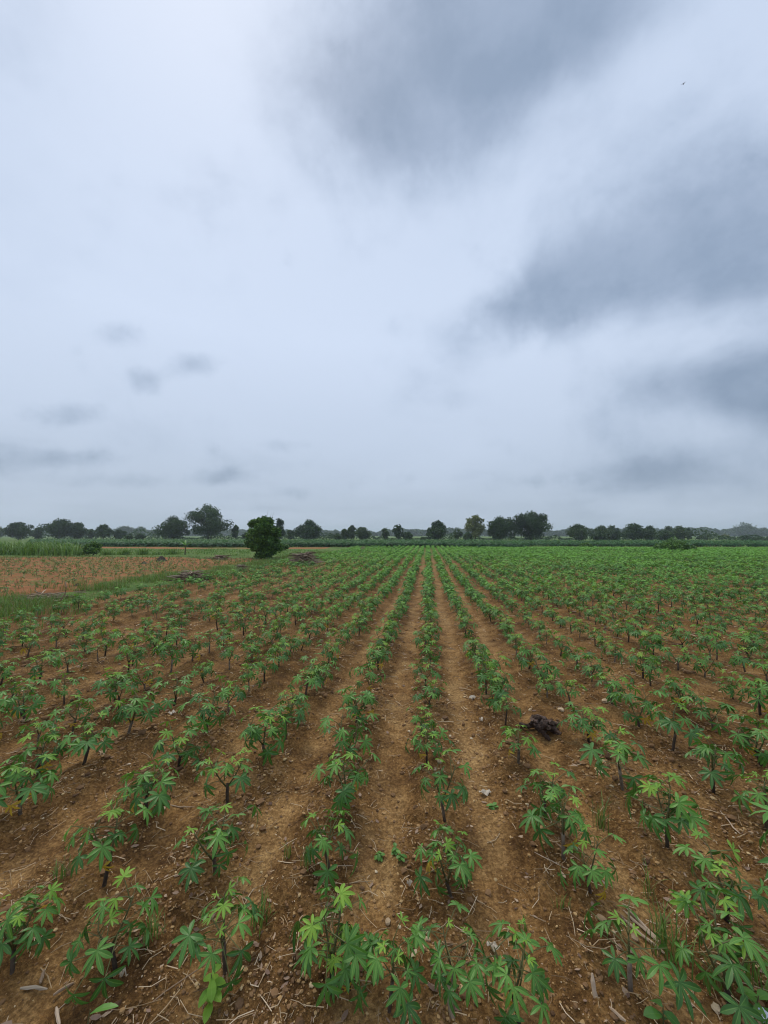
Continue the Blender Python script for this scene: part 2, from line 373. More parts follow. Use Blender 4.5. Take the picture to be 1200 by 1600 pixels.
# ------------------------------------------------------------------ cassava leaf
def lobe(L, wid, ang, droop, fold, nsec=5, twist=0.0, bend=0.0):
    """one leaflet in the blade plane, pointing at angle ang from +X; returns V, F4, F3, rib"""
    ts = [0., .22, .48, .72, .9, 1.] if nsec == 5 else ([0., .55, 1.] if nsec == 2 else [0., .3, .65, 1.])
    prof = lambda t: wid * (.16 + 1.0 * math.sin(math.pi * min(1, t ** 1.25)) ** .9) if t < 1 else 0
    V, rib = [], []
    for t in ts[:-1]:
        wv = prof(t); x = L * t; z = -droop * L * t * t
        V += [(x, -wv, z + fold * wv), (x, 0, z), (x, wv, z + fold * wv)]; rib += [0, 1, 0]
    V.append((L, 0, -droop * L)); rib.append(.9)
    n = len(ts) - 1; Q, T = [], []
    for i in range(n - 1):
        a = i * 3
        Q += [(a, a + 3, a + 4, a + 1), (a + 1, a + 4, a + 5, a + 2)]
    a = (n - 1) * 3; T += [(a, a + 3, a + 1), (a + 1, a + 3, a + 2)]
    V = np.array(V); tk = V[:, 0] / L; V[:, 1] += bend * L * tk * tk; y_, z_ = V[:, 1].copy(), V[:, 2].copy(); a_ = twist * tk
    V[:, 1] = y_ * np.cos(a_) - z_ * np.sin(a_) * .3; V[:, 2] = z_ + y_ * np.sin(a_); c, s = math.cos(ang), math.sin(ang)
    V = V @ np.array([[c, s, 0], [-s, c, 0], [0, 0, 1]])
    return V, np.array(Q), np.array(T), np.array(rib)
def rot_y(a):
    c, s = math.cos(a), math.sin(a); return np.array([[c, 0, -s], [0, 1, 0], [s, 0, c]])   # row vectors: +a lowers +X
def leaf_geo(L, pet, rise, tilt, droop, nl=7, seed=0, nsec=5, curl=0.0, part='all'):
    """origin at the stem; petiole out along +X; blade at its end. material 0 blade, 1 petiole"""
    r_ = np.random.default_rng(seed); g = Geo()
    p = np.array([[0, 0, 0], [pet * .35, 0, pet * rise * .50], [pet * .75, 0, pet * rise * .88], [pet, 0, pet * rise]])
    V, Fq, _ = tube(p, [.0026, .0021, .0019, .0017], 4, False) if nsec == 5 else tube(p[[0, 3]], [.0035, .0022], 3, False)
    if part != 'blade': g.add(V, Fq, 1, rib=0.)
    if part == 'petiole': return g
    angs = {7: [0, 36, -36, 75, -75, 122, -122], 5: [0, 42, -42, 92, -92], 6: [8, 48, -34, 92, -78, -128], 4: [0, 50, -50, 110]}[nl]
    for a in angs:
        k = 1.0 - .0030 * abs(a) + r_.uniform(-.07, .07); aa = R(a + r_.uniform(-7, 7))
        V, Q, T, rb = lobe(L * k, L * .100 * r_.uniform(.9, 1.15), aa, droop * r_.uniform(.4, 1.7) + .0012 * abs(a) * droop, .32 + curl, nsec, r_.uniform(-.7, .7), r_.uniform(-.16, .16))
        V = V @ rot_y(tilt) + p[-1]
        b = g.n
        if len(Q): g.add(V, Q, 0, rib=rb); g.F.setdefault((3, 0), []).append(T + b)
        else: g.add(V, T, 0, rib=rb)
    return g
blade_lib = {'leaf_dark': [], 'leaf_mid': [], 'leaf_young': [], 'leaf_yellow': []}
leaf_lib = {'leaf_dark': [], 'leaf_mid': [], 'leaf_young': [], 'leaf_yellow': []}
spec = [  # L, petiole, rise, tilt, droop
    ('leaf_dark', [(.098, .13, .25, .55, .35, 7), (.104, .15, .10, .70, .45, 7), (.092, .12, .40, .40, .30, 7), (.100, .16, -.05, .95, .50, 5), (.088, .10, .15, 1.15, .60, 6), (.108, .15, .30, .30, .25, 7)]),
    ('leaf_mid', [(.094, .12, .55, .30, .22, 7), (.088, .11, .70, .15, .20, 7), (.098, .13, .35, .45, .28, 7), (.084, .10, .60, .35, .30, 5), (.090, .12, .45, .22, .35, 6)]),
    ('leaf_young', [(.074, .075, 1.1, .10, .15, 7), (.066, .06, 1.3, .25, .10, 5), (.080, .09, .9, .05, .22, 7), (.058, .045, 1.6, -.10, .05, 5)]),
    ('leaf_yellow', [(.085, .10, -.35, 1.25, .55, 5), (.075, .09, -.5, 1.45, .5, 4)])]
for k, lst in spec:
    for i, (L, p, ri, ti, dr, nl) in enumerate(lst):
        L *= .86; ti += .15
        leaf_lib[k].append(leaf_geo(L, p, ri, ti, dr, nl, 100 + i, 5).mesh('leaf', [M[k], M['petiole']], False))
        blade_lib[k].append((leaf_geo(L, p, ri, ti, dr, nl, 100 + i, 5, part='blade').mesh('leaf', [M[k], M['petiole']], False), leaf_geo(L, p, ri, ti, dr, nl, 100 + i, 5, part='petiole').mesh('petiole', [M[k], M['petiole']], False)))

# ------------------------------------------------------------------ cassava plant variants
def plant_variant(seed):
    """returns stake points+radii, list of shoots (points, radii), list of leaves (kind, variant, location, azimuth, roll, scale)"""
    r_ = np.random.default_rng(seed)
    sh = r_.uniform(.06, .16); lean = r_.normal(0, .22); la = r_.uniform(0, 6.28)
    top = np.array([math.cos(la) * lean * sh, math.sin(la) * lean * sh, sh])
    stake = (np.array([[-top[0] * .3, -top[1] * .3, -.06], top * .5, top]), [.0115, .0105, .0100])
    shoots, leaves = [], []
    ns = [1, 2, 2, 3, 2, 2, 2, 3][seed % 8]; a0 = r_.uniform(0, 6.28)
    for s in range(ns):
        a = a0 + s * 6.28 / ns + r_.uniform(-.4, .4); out = r_.uniform(.2, .6) if ns > 1 else r_.uniform(0, .25)
        ln = r_.uniform(.12, .23); b0 = top * r_.uniform(.7, .97)
        P = np.array([b0 + np.array([math.cos(a) * out * ln * k ** .8, math.sin(a) * out * ln * k ** .8, ln * k]) for k in (0, .33, .66, 1.)])
        shoots.append((P, [.0062, .0052, .0042, .0028]))
        nlv = int(r_.integers(8, 12)) if ns == 2 else (int(r_.integers(7, 10)) if ns > 2 else int(r_.integers(13, 18))); ph = r_.uniform(0, 6.28)
        for i in range(nlv):
            k = .22 + .78 * (i + .5) / nlv; ph += 2.4 + r_.uniform(-.35, .35)
            j = min(2.999, k * 3); q = int(j); pos = P[q] * (1 - (j - q)) + P[q + 1] * (j - q)
            kind = 'leaf_young' if k > .86 else ('leaf_mid' if k > .55 else 'leaf_dark')
            if kind == 'leaf_dark' and r_.random() < .06: kind = 'leaf_yellow'
            leaves.append((kind, int(r_.integers(0, len(leaf_lib[kind]))), pos, ph, r_.normal(0, .30), r_.uniform(.72, 1.25) * (1.0 if k < .8 else .92)))
    return stake, shoots, leaves
NVAR = 24
variants = [plant_variant(300 + i) for i in range(NVAR)]
stake_me, shoot_me = [], []
for st, shs, lv in variants:
    g = Geo(); add_tube(g, st[0], st[1], 7, 0, .12); stake_me.append(g.mesh('stake', M['stake'], True))
    sl = []
    for P, rr in shs:
        g = Geo(); add_tube(g, P, rr, 5); sl.append(g.mesh('shoot', M['stem_green'], True))
    shoot_me.append(sl)
def build_plant(x, y, var, rz, s, flat=1.0, dark=0.0, r_=random):
    root = empty('cassava_plant', (x, y, gh(x, y) + .004), rz, s); root.scale = (s, s, s * flat)
    st, shs, lv = variants[var]
    link('stake', stake_me[var], root)
    for me in shoot_me[var]: link('shoot', me, root)
    for kind, vi, pos, az, roll, ls in lv:
        if kind != 'leaf_yellow' and r_.random() < abs(dark):
            order = ['leaf_dark', 'leaf_mid', 'leaf_young']; q = order.index(kind) + (-1 if dark > 0 else 1)
            kind = order[max(0, min(2, q))]; vi = vi % len(leaf_lib[kind])
        mt = Matrix.Translation(pos) @ Matrix.Rotation(az, 4, 'Z') @ Matrix.Rotation(roll, 4, 'X') @ Matrix.Rotation(r_.gauss(0, .16), 4, 'Y') @ Matrix.Scale(ls, 4)
        if y < 4.2:
            bl, pe = blade_lib[kind][vi]; link('petiole', pe, link('leaf', bl, root, mt))
        else: link('leaf', leaf_lib[kind][vi], root, mt)
    return root

# ------------------------------------------------------------------ where the plants stand
# stems read off the photograph as ground points: (pixel x, pixel y, size, colour shift)  colour shift > 0 darker, < 0 younger
NEAR = [(32, 1272, 1.05, .3), (228, 1275, 1.05, .2), (163, 1372, 1.0, -.15), (182, 1500, 1.0, -.2), (20, 1500, 1.0, 0), (337, 1358, 1.0, .3),
        (353, 1496, .95, -.1), (537, 1268, 1.05, .2), (517, 1362, 1.0, .3), (518, 1532, 1.0, .0), (546, 1520, .7, -.3), (608, 1562, .85, -.05),
        (695, 1288, 1.05, .3), (705, 1390, .95, -.15), (708, 1540, .95, -.05), (812, 1578, .95, .0), (852, 1278, .9, 0), (880, 1340, 1.0, .2),
        (922, 1386, .9, -.3), (985, 1545, 1.1, 0), (1043, 1326, 1.0, .1), (1135, 1436, 1.1, .1), (1140, 1560, 1.15, -.05), (973, 1236, 1.05, .2),
        (1115, 1240, 1.1, .3), (1196, 1290, 1., 0),
        (413, 1069, 1, 0), (436, 1047, 1, 0), (452, 1031, 1, 0), (477, 1096, 1, .1), (495, 1060, 1, .1), (513, 1044, 1, 0), (527, 1025, 1, 0),
        (446, 1160, 1, .2), (414, 1196, 1.05, .2), (576, 1095, 1, .2), (591, 1052, 1, .2), (556, 1135, 1.1, .3), (542, 1190, 1.05, .2),
        (667, 1197, .8, -.2), (657, 1150, .7, -.2), (672, 1112, .9, 0), (665, 1078, 1, .1), (671, 1050, 1, 0), (664, 1022, 1, 0),
        (760, 1092, 1, .1), (783, 1098, .9, -.2), (810, 1202, 1.0, -.35), (790, 1140, .8, -.4), (855, 1095, .85, -.2), (892, 1104, .95, -.35),
        (925, 1072, 1, .2), (902, 1052, 1, .2), (876, 1032, 1, .1), (920, 1165, 1.1, .3), (957, 1107, 1.05, .3), (999, 1142, 1.1, .3),
        (1017, 1082, 1, .2), (1060, 1112, 1, .3), (1051, 1177, 1.1, .2), (1115, 1145, 1.05, .3), (1191, 1199, 1.1, .3), (1101, 1060, 1, 0),
        (1060, 1054, 1, -.2), (1165, 1057, 1, .1), (1146, 1097, .8, -.3), (1120, 1032, 1, 0), (960, 1040, 1, 0), (1174, 1025, 1, 0),
        (164, 1025, 1, 0), (241, 1025, 1, 0), (276, 1012, 1, 0), (300, 1040, 1, -.1), (207, 1042, .9, -.2), (179, 1097, 1, 0), (226, 1081, 1, -.1),
        (267, 1055, 1.05, 0), (272, 1105, 1.05, 0), (319, 1070, .9, -.2), (357, 1119, 1.0, .2), (389, 1087, .85, -.25), (322, 1150, 1.05, .2),
        (200, 1150, 1.1, .3), (279, 1197, 1.05, .2), (130, 1200, 1.05, -.1), (58, 1178, .8, -.2), (35, 1115, 1, 0), (105, 1060, 1, 0), (60, 1210, 1.05, .2)]
near = []
for px, py, s, dk in NEAR:
    x, y = ground_at(px, py, -.02); near.append((x, y, s * (.90 if py > 1380 else 1.0) * rng.uniform(.9, 1.08), dk))
nx = np.array([n[0] for n in near]); ny = np.array([n[1] for n in near])
grid = []
k0, k1 = int(math.floor((FIELD_L - 2 - ROW0) / ROW)), int(75 / ROW)
for k in range(k0, k1):
    xr = ROW0 + k * ROW; y = .6 + rng.uniform(0, .4)
    while y < FIELD_END:
        y += .45 * rng.uniform(.82, 1.2)
        x = xr + rng.normal(0, .045)
        if x < float(verge_x(y)) + .5 or x > 1.12 * y + 3.5 or x < -1.35 * y - 3: continue
        if rng.random() < .06 + .20 * float(smooth(-2.0, -5.0, 0) * 0 + (1 - smooth(-6, -2.2, x))) * (1 if y < 24 else .4): continue
        if y < 7.5 and np.min(np.hypot(nx - x, ny - y)) < .29: continue
        p = project(x, y, .25)
        inframe = p is not None and -25 < p[0] < 1225 and p[1] < 1690
        if inframe and y < 2.6 : continue
        if y < 1.2 and abs(x) < 1.1: continue
        grid.append((x, y, rng.uniform(.70, 1.15) * (1 - .10 * float(1 - smooth(-6, -2.2, x))) * (1 + .10 * vnoise(x / 4, y / 4, 33) * 2), .35 * float(vnoise(x / 2.2, y / 2.2, 31)) * 2, inframe))
cand = [(x, y, s, dk, True) for x, y, s, dk in near] + grid
def apparent(c): return -(c[2] / project(c[0], c[1], .25)[2]) if c[4] else 1
inview = sorted([c for c in cand if c[4]], key=apparent)
single, rest = inview[:300], inview[300:] + [c for c in cand if not c[4]]
print('cassava plants:', len(single), 'single,', len(rest), 'in the mass')
# rows counted from the middle row for the labels
ORD = ['nearest', 'second', 'third', 'fourth', 'fifth', 'sixth', 'seventh', 'eighth', 'ninth', 'tenth', 'eleventh', 'twelfth', 'thirteenth', 'fourteenth',
       'fifteenth', 'sixteenth', 'seventeenth', 'eighteenth', 'nineteenth', 'twentieth', 'twenty-first', 'twenty-second', 'twenty-third', 'twenty-fourth',
       'twenty-fifth', 'twenty-sixth', 'twenty-seventh', 'twenty-eighth', 'twenty-ninth', 'thirtieth']
rows = {}
for c in single: rows.setdefault(int(round((c[0] - ROW0) / ROW)), []).append(c)
ri = 0
for k in sorted(rows):
    if k == 0: rowname = 'the row running up the middle'
    else:
        o = ORD[abs(k) - 1] if abs(k) > 1 else 'first'
        rowname = 'the %s row %s of the middle row' % (o, 'left' if k < 0 else 'right')
    for i, c in enumerate(sorted(rows[k], key=lambda c: c[1])):
        x, y, s, dk, _ = c; ri += 1
        root = build_plant(x, y, (ri * 7 + i * 3) % NVAR, rng.uniform(0, 6.28), s, rng.uniform(.9, 1.12), dk)
        look = 'dark green' if dk > .16 else ('light green' if dk < -.12 else 'green')
        tag(root, '%s cassava plant, %s in %s' % (look, ORD[i] if i else 'nearest', rowname), 'plant', 'young cassava plants in rows')

# ------------------------------------------------------------------ the farther plants, one mass
def low_plant(seed, nsec, nleaf, fat=1.0):
    r_ = np.random.default_rng(seed); V, T, A, MI = [], [], [], []; n = 0
    st, shs, lv = variants[seed % NVAR]
    def push(v, f, a, m):
        nonlocal n
        V.append(v); T.append(np.asarray(f) + n); A.append(np.full(len(v), a)); MI.append(np.full(len(f), m)); n += len(v)
    v, q, _ = tube(st[0], st[1], 4, False); push(v, np.concatenate([q[:, [0, 1, 2]], q[:, [0, 2, 3]]]), .3, 1)
    for P, rr in shs:
        v, q, _ = tube(P[[0, 3]], [.006, .003], 3, False); push(v, np.concatenate([q[:, [0, 1, 2]], q[:, [0, 2, 3]]]), .3, 1)
    pick = lv if len(lv) <= nleaf else [lv[i] for i in np.linspace(0, len(lv) - 1, nleaf).astype(int)]
    for kind, vi, pos, az, roll, ls in pick:
        L, p, rise, ti, dr, nl = [x for x in spec if x[0] == kind][0][1][vi]
        g = leaf_geo(L * fat, p, rise, ti, dr, nl if nsec > 2 else 5, seed + vi, nsec)
        mt = Matrix.Translation(pos) @ Matrix.Rotation(az, 4, 'Z') @ Matrix.Rotation(roll, 4, 'X') @ Matrix.Scale(ls, 4)
        gv = np.concatenate(g.V); gv = gv @ np.array(mt.to_3x3()).T + np.array(mt.translation)
        tris = []
        for (kk, m), fl in g.F.items():
            f = np.concatenate(fl)
            if m == 1 and nsec == 2: continue
            tris.append(f if kk == 3 else np.concatenate([f[:, [0, 1, 2]], f[:, [0, 2, 3]]]))
        t_ = {'leaf_dark': .12, 'leaf_mid': .45, 'leaf_young': .9, 'leaf_yellow': .8}[kind]
        push(gv, np.concatenate(tris), t_, 0)
    return np.concatenate(V), np.concatenate(T), np.concatenate(A), np.concatenate(MI)
def mass(name, places, lib, mats, label=None, cat=None, tint_fn=None):
    """places: (x, y, scale, tint shift)"""
    V, T, A, MI = [], [], [], []; n = 0
    zs = ground_h(np.array([p[0] for p in places]), np.array([p[1] for p in places]))
    for (x, y, s, ts), z in zip(places, zs):
        v, t, a, mi = lib[int(rng.integers(0, len(lib)))]
        th = rng.uniform(0, 6.28); c, sn = math.cos(th), math.sin(th)
        v2 = v @ np.array([[c, sn, 0], [-sn, c, 0], [0, 0, 1]]) * s; v2 = v2 + np.array([x, y, z])
        V.append(v2); T.append(t + n); A.append(np.clip(a + ts + rng.uniform(-.12, .12), 0, 1)); MI.append(mi); n += len(v)
    me = make_mesh(name, np.concatenate(V), [(np.concatenate(T), np.concatenate(MI))], mats, {'tint': np.concatenate(A)})
    o = link(name, me); tag(o, label, cat, kind='stuff'); return o
lib_mid = [low_plant(i, 3, 20, 1.05) for i in range(10)]
lib_far = [low_plant(40 + i, 2, 10, 1.45) for i in range(10)]
midp = [(c[0], c[1], c[2], -c[3] * .5) for c in rest if c[1] < 20]
farp = [(c[0], c[1], c[2] * 1.04, -c[3] * .5 + .05 + .22 * float(smooth(20, 45, c[1]))) for c in rest if c[1] >= 20]
allv = []
mass('cassava_crop', midp, lib_mid, [M['far_leaf'], M['stake']], 'rows of young cassava in the middle of the field beyond the nearest plants', 'crop')
mass('far_cassava_crop', farp, lib_far, [M['far_leaf'], M['stake']], 'green sheet of cassava rows reaching the far end of the field', 'crop')
# ------------------------------------------------------------------ soil litter: gravel, straw and dry leaf flakes (uncountable)
def near_points(n, ymin, ymax, power=1.0, ridge=0.0):
    """points spread in front of the camera, thicker close by"""
    out = []
    while len(out) < n:
        k = n * 2; y = ymin * (ymax / ymin) ** (rng.random(k) ** power); x = (rng.random(k) * 2 - 1) * (1.15 * y + .7) - .11 * y
        keep = (x > verge_x(y) + .3) & (rng.random(k) > ridge * smooth(.3, .95, furrow(x)))
        keep &= vnoise(x / .5, y / .5, 51) + vnoise(x / .16, y / .16, 52) * .7 + rng.uniform(-.35, .55, k) > -.1
        out += list(zip(x[keep], y[keep]))
    P = np.array(out[:n]); return P[:, 0], P[:, 1]
_ico = np.array([(0, 0, 1), (.89, 0, .45), (.28, .85, .45), (-.72, .53, .45), (-.72, -.53, .45), (.28, -.85, .45), (.72, .53, -.45), (-.28, .85, -.45), (-.89, 0, -.45), (-.28, -.85, -.45), (.72, -.53, -.45), (0, 0, -1)])
_icoF = np.array([(0, 1, 2), (0, 2, 3), (0, 3, 4), (0, 4, 5), (0, 5, 1), (1, 6, 2), (2, 7, 3), (3, 8, 4), (4, 9, 5), (5, 10, 1), (2, 6, 7), (3, 7, 8), (4, 8, 9), (5, 9, 10), (1, 10, 6), (6, 11, 7), (7, 11, 8), (8, 11, 9), (9, 11, 10), (10, 11, 6)])
def tint_mat(name, stops, rough=.85, spec=.2):
    m, t, out = material(name); a = t.new('ShaderNodeAttribute'); a.attribute_name = 'tint'
    b = t.new('ShaderNodeBsdfPrincipled'); t.put(b.inputs['Base Color'], t.ramp(a.outputs['Fac'], stops))
    b.inputs['Roughness'].default_value = rough; b.inputs['Specular IOR Level'].default_value = spec
    t.l.new(b.outputs[0], out.inputs[0]); return m
M['pebble'] = tint_mat('pebble', [(0, (.10, .055, .028)), (.45, (.24, .135, .062)), (.75, (.42, .26, .11)), (.93, (.54, .39, .20)), (1, (.60, .48, .32))])
M['flake'] = tint_mat('flake', [(0, (.11, .065, .045)), (.5, (.26, .17, .12)), (.85, (.44, .32, .21)), (1, (.56, .45, .33))])
M['strawv'] = tint_mat('strawv', [(0, (.16, .095, .05)), (.5, (.38, .26, .14)), (1, (.62, .48, .32))])
def scatter_gravel():
    n = 42000; x, y = near_points(n, .75, 9.0, 1.0, .6); z = ground_h(x, y)
    sz = .0028 + .0075 * rng.random(n) ** 4; tt = np.clip(rng.normal(.52, .20, n), 0, 1); sz *= np.clip(y / 2.2, 1, 1.7); sz = np.where((tt < .42) & (rng.random(n) < .35), sz * rng.uniform(1.3, 2.5, n), sz)
    V = _ico[None] * (1 + rng.uniform(-.28, .28, (n, 12, 1))) * (sz[:, None, None] * np.stack([rng.uniform(.8, 1.5, n), rng.uniform(.7, 1.2, n), rng.uniform(.45, .9, n)], 1)[:, None, :])
    th = rng.uniform(0, 6.28, n); c, s_ = np.cos(th)[:, None], np.sin(th)[:, None]
    Vx = V[:, :, 0] * c - V[:, :, 1] * s_; Vy = V[:, :, 0] * s_ + V[:, :, 1] * c
    V = np.stack([Vx + x[:, None], Vy + y[:, None], V[:, :, 2] + (z + sz * .25)[:, None]], -1).reshape(-1, 3)
    F = (_icoF[None] + (np.arange(n) * 12)[:, None, None]).reshape(-1, 3)
    tint = np.repeat(tt, 12)
    o = link('gravel', make_mesh('gravel', V, [(F, 0)], M['pebble'], {'tint': tint}, False))
    tag(o, 'small ochre gravel and soil crumbs strewn over the near field', 'gravel', kind='stuff')
scatter_gravel()
def scatter_straw():
    n = 9000; x, y = near_points(n, .8, 18.0, .9, .45); zc = ground_h(x, y); V, F, A = [], [], []; k = 0
    for i in range(n):
        L = .02 + .15 * rng.random() ** 2.4; a = rng.uniform(0, 6.28); b = rng.normal(0, .5); r_ = rng.uniform(.0008, .0022) * max(1, y[i] / 3)
        t = np.array([-.5, 0, .5]); px_ = x[i] + L * t * math.cos(a) - b * L * t * t * math.sin(a); py_ = y[i] + L * t * math.sin(a) + b * L * t * t * math.cos(a)
        pz = zc[i] + r_ + .003 + np.array([0, .006, rng.random() * .02]) * rng.random()
        v, q, _ = tube(np.stack([px_, py_, pz], 1), r_, 3, False)
        V.append(v); F.append(q + k); A.append(np.full(len(v), np.clip(rng.normal(.64, .28), 0, 1))); k += len(v)
    o = link('straw_litter', make_mesh('straw_litter', np.concatenate(V), [(np.concatenate(F), 0)], M['strawv'], {'tint': np.concatenate(A)}))
    tag(o, 'thin dry straw and twig bits lying on the bare soil', 'straw', kind='stuff')
scatter_straw()
def scatter_flakes():
    n = 4200; x, y = near_points(n, .8, 18.0, .9, .65); z = ground_h(x, y)
    L = (.005 + .020 * rng.random(n) ** 3) * np.clip(y / 4, 1, 2.5); wd = L * rng.uniform(.25, .6, n)
    th = rng.uniform(0, 6.28, n); up = rng.uniform(.15, .6, n)
    T = np.array([(-1, 0, .25), (-.3, -1, .5), (-.3, 1, .6), (.5, -.8, .3), (.5, .9, .7), (1.1, .1, .9)])
    lx = T[None, :, 0] * L[:, None]; ly = T[None, :, 1] * wd[:, None]; lz = T[None, :, 2] * (wd * up)[:, None] + rng.uniform(0, .004, (n, 6))
    c, s_ = np.cos(th)[:, None], np.sin(th)[:, None]
    V = np.stack([lx * c - ly * s_ + x[:, None], lx * s_ + ly * c + y[:, None], lz + z[:, None] + .002], -1).reshape(-1, 3)
    F = (np.array([(0, 1, 2), (1, 3, 2), (2, 3, 4), (3, 5, 4)])[None] + (np.arange(n) * 6)[:, None, None]).reshape(-1, 3)
    o = link('dry_leaf_litter', make_mesh('dry_leaf_litter', V, [(F, 0)], M['flake'], {'tint': np.repeat(np.clip(rng.normal(.5, .26, n), 0, 1), 6)}))
    tag(o, 'curled flakes of dry leaf and bark on the ridges', 'leaf litter', kind='stuff')
scatter_flakes()

# ------------------------------------------------------------------ grass
def blades(g, x, y, z, n, h, spread, lean=.5, wid=.004, dry=0.0):
    for i in range(n):
        a = rng.uniform(0, 6.28); L = h * rng.uniform(.5, 1.1); le = lean * rng.uniform(.2, 1.2); o = rng.normal(0, spread, 2)
        dx, dy = math.cos(a), math.sin(a); w_ = wid * rng.uniform(.7, 1.3); sx_, sy_ = -dy * w_, dx * w_
        P = [np.array([x + o[0] + dx * le * L * k * k, y + o[1] + dy * le * L * k * k, z + L * k * (1 - .30 * le * k)]) for k in (0, .4, .75, 1)]
        V = []
        for j, k in enumerate((1, .9, .6)): V += [P[j] - np.array([sx_ * k, sy_ * k, 0]), P[j] + np.array([sx_ * k, sy_ * k, 0])]
        V.append(P[3]); b = g.n; ti = np.clip(rng.normal(.5, .25), 0, 1)
        g.add(V, np.array([(0, 1, 3, 2), (2, 3, 5, 4)]), 1 if rng.random() < dry else 0, tint=ti)
        g.F.setdefault((3, 0), []).append(np.array([(4, 5, 6)]) + b)
TUFTS = [(100, 1362, .13, 26, 'short grass tuft left of the leafy plant, near the left edge'), (937, 1275, .24, 30, 'tall upright grass tuft with pale heads in the right rows'),
         (1043, 1460, .26, 60, 'widest grass clump beside the cut sticks'), (1093, 1275, .10, 16, 'small grass tuft in the right rows, just under the stout stake'),
         (1010, 1378, .20, 12, 'sparse thin grass tuft uphill of the cut sticks'), (577, 1480, .17, 18, 'narrow upright grass tuft at bottom centre, between two rows'),
         (478, 1352, .13, 12, 'thin grass tuft left of the row left of centre'), (236, 1455, .15, 30, 'grass tuft behind the bright plant at lower left'),
         (182, 1250, .10, 24, 'low green grass cushion in the left rows'), (408, 1420, .16, 30, 'yellowish grass clump left of the bottom centre plants'),
         (818, 1425, .09, 12, 'tiny grass tuft on the bare soil right of centre'), (880, 1405, .10, 14, 'small pale grass tuft right of centre near the dry twigs'),
         (452, 1330, .16, 8, 'single slender grass shoot on the bare path left of centre'), (700, 1345, .16, 6, 'few thin stems on the middle path'),
         (1185, 1530, .2, 40, 'grass clump at the right edge near the bottom'), (640, 1490, .10, 10, 'tiny grass sprig right of bottom centre path'),
         (1120, 1520, .16, 26, 'grass tuft under the big right-hand plant at the bottom'), (500, 1445, .12, 12, 'thin grass sprig under the bottom-centre left plant')]
for px, py, h, n, lab in TUFTS:
    x, y = ground_at(px, py); g = Geo(); blades(g, 0, 0, -.005, n, h * .9, .010 + n * .0006, .55, .0028, .3)
    o = link('grass_tuft', g.mesh('grass_tuft', [M['grass'], M['grass_dry']])); o.location = (x, y, gh(x, y))
    tag(o, lab, 'grass', 'grass tufts between the rows')
def grass_mass(name, pts, h, n, spread, label, wid=.006, dry=.15, lean=.5):
    g = Geo()
    zs = ground_h(np.array([p[0] for p in pts]), np.array([p[1] for p in pts]))
    for (x, y), z in zip(pts, zs): blades(g, x, y, float(z) - .01, n, h * rng.uniform(.6, 1.25), spread, lean, wid * max(1, y / 14), dry)
    o = link(name, g.mesh(name, [M['grass'], M['grass_dry']])); tag(o, label, 'grass', kind='stuff')
pts = []
while len(pts) < 1900:
    y = 5.5 * (42 / 5.5) ** rng.random(); x = float(verge_x(y)) - .7 + rng.normal(0, 1.0)
    if x < -1.25 * y - 3: continue
    if vnoise(x / 1.1, y / 1.1, 61) + .35 * rng.random() > .10: pts.append((x, y))
grass_mass('verge_grass', pts, .26, 8, .10, 'rough grass verge dividing the cassava field from the red plot', .006, .40)
pts = [(-1 * rng.uniform(6, 50), rng.uniform(33, 48)) for _ in range(900)] 
pts = [(x, y) for x, y in pts if -1.3 * y < x < float(verge_x(y)) - 1]
grass_mass('low_grass', pts, .22, 7, .25, 'low green grass strip behind the red plot on the left', .008, .05)
pts = []
while len(pts) < 420:
    px = rng.uniform(-60, 118); yy = rng.uniform(32.5, 39); x, _, _ = spot_at(px, 850, yy)
    if rng.random() < .35 + .65 * math.exp(-((px - 60) / 45) ** 2): pts.append((x, yy))
grass_mass('tall_grass', pts, 1.25, 12, .4, 'dense stand of tall green grass at the left edge', .016, .02, .7)

# weeds among the cassava
def weed(px, py, leaves, L, h, label, mat='leaf_young', wide=.3, spread=.25):
    x, y = ground_at(px, py); root = empty('weed', (x, y, gh(x, y)), rng.uniform(0, 6.28))
    g = Geo(); add_tube(g, [(0, 0, -.02), (.006, 0, h * .5), (.0, .004, h)], [.003, .0025, .002], 5); link('stem', g.mesh('stem', M['stem_green']), root)
    for i in range(leaves):
        V, Q, T, rb = lobe(L * rng.uniform(.7, 1.15), L * wide, 0, .45, .2); g = Geo(); b = g.n; g.add(V, Q, 0, rib=rb * .9); g.F.setdefault((3, 0), []).append(T)
        k = (i + .5) / leaves
        link('leaf', g.mesh('leaf', M[mat]), root, Matrix.Translation((0, 0, h * (.15 + .85 * k))) @ Matrix.Rotation(i * 2.4, 4, 'Z') @ Matrix.Rotation(rng.uniform(-.7, .3), 4, 'Y'))
    tag(root, label, 'weed', 'broad leaved weeds')
weed(331, 1545, 11, .062, .15, 'bright green broad-leaved weed at the foot of a cassava plant, lower left', wide=.26)
weed(140, 1594, 2, .105, .10, 'weed with long drooping leaves at the bottom left edge', 'leaf_mid', .11)
weed(1035, 1585, 5, .07, .09, 'dark broad-leaved weed at the bottom edge right of centre', 'leaf_dark', .28)
weed(1185, 1575, 6, .06, .08, 'broad-leaved weed at the bottom right corner', 'leaf_mid', .28)
for i, (px, py) in enumerate([(592, 1322), (618, 1318), (626, 1336)]):
    weed(px, py, 9, .035, .035, ['leftmost of three creeping weeds on the middle path', 'middle one of three creeping weeds on the middle path', 'rightmost of three creeping weeds on the middle path'][i], 'leaf_mid', .3)
weed(770, 1248, 6, .04, .02, 'tiny flat weed just below the white scrap', 'leaf_mid', .3)

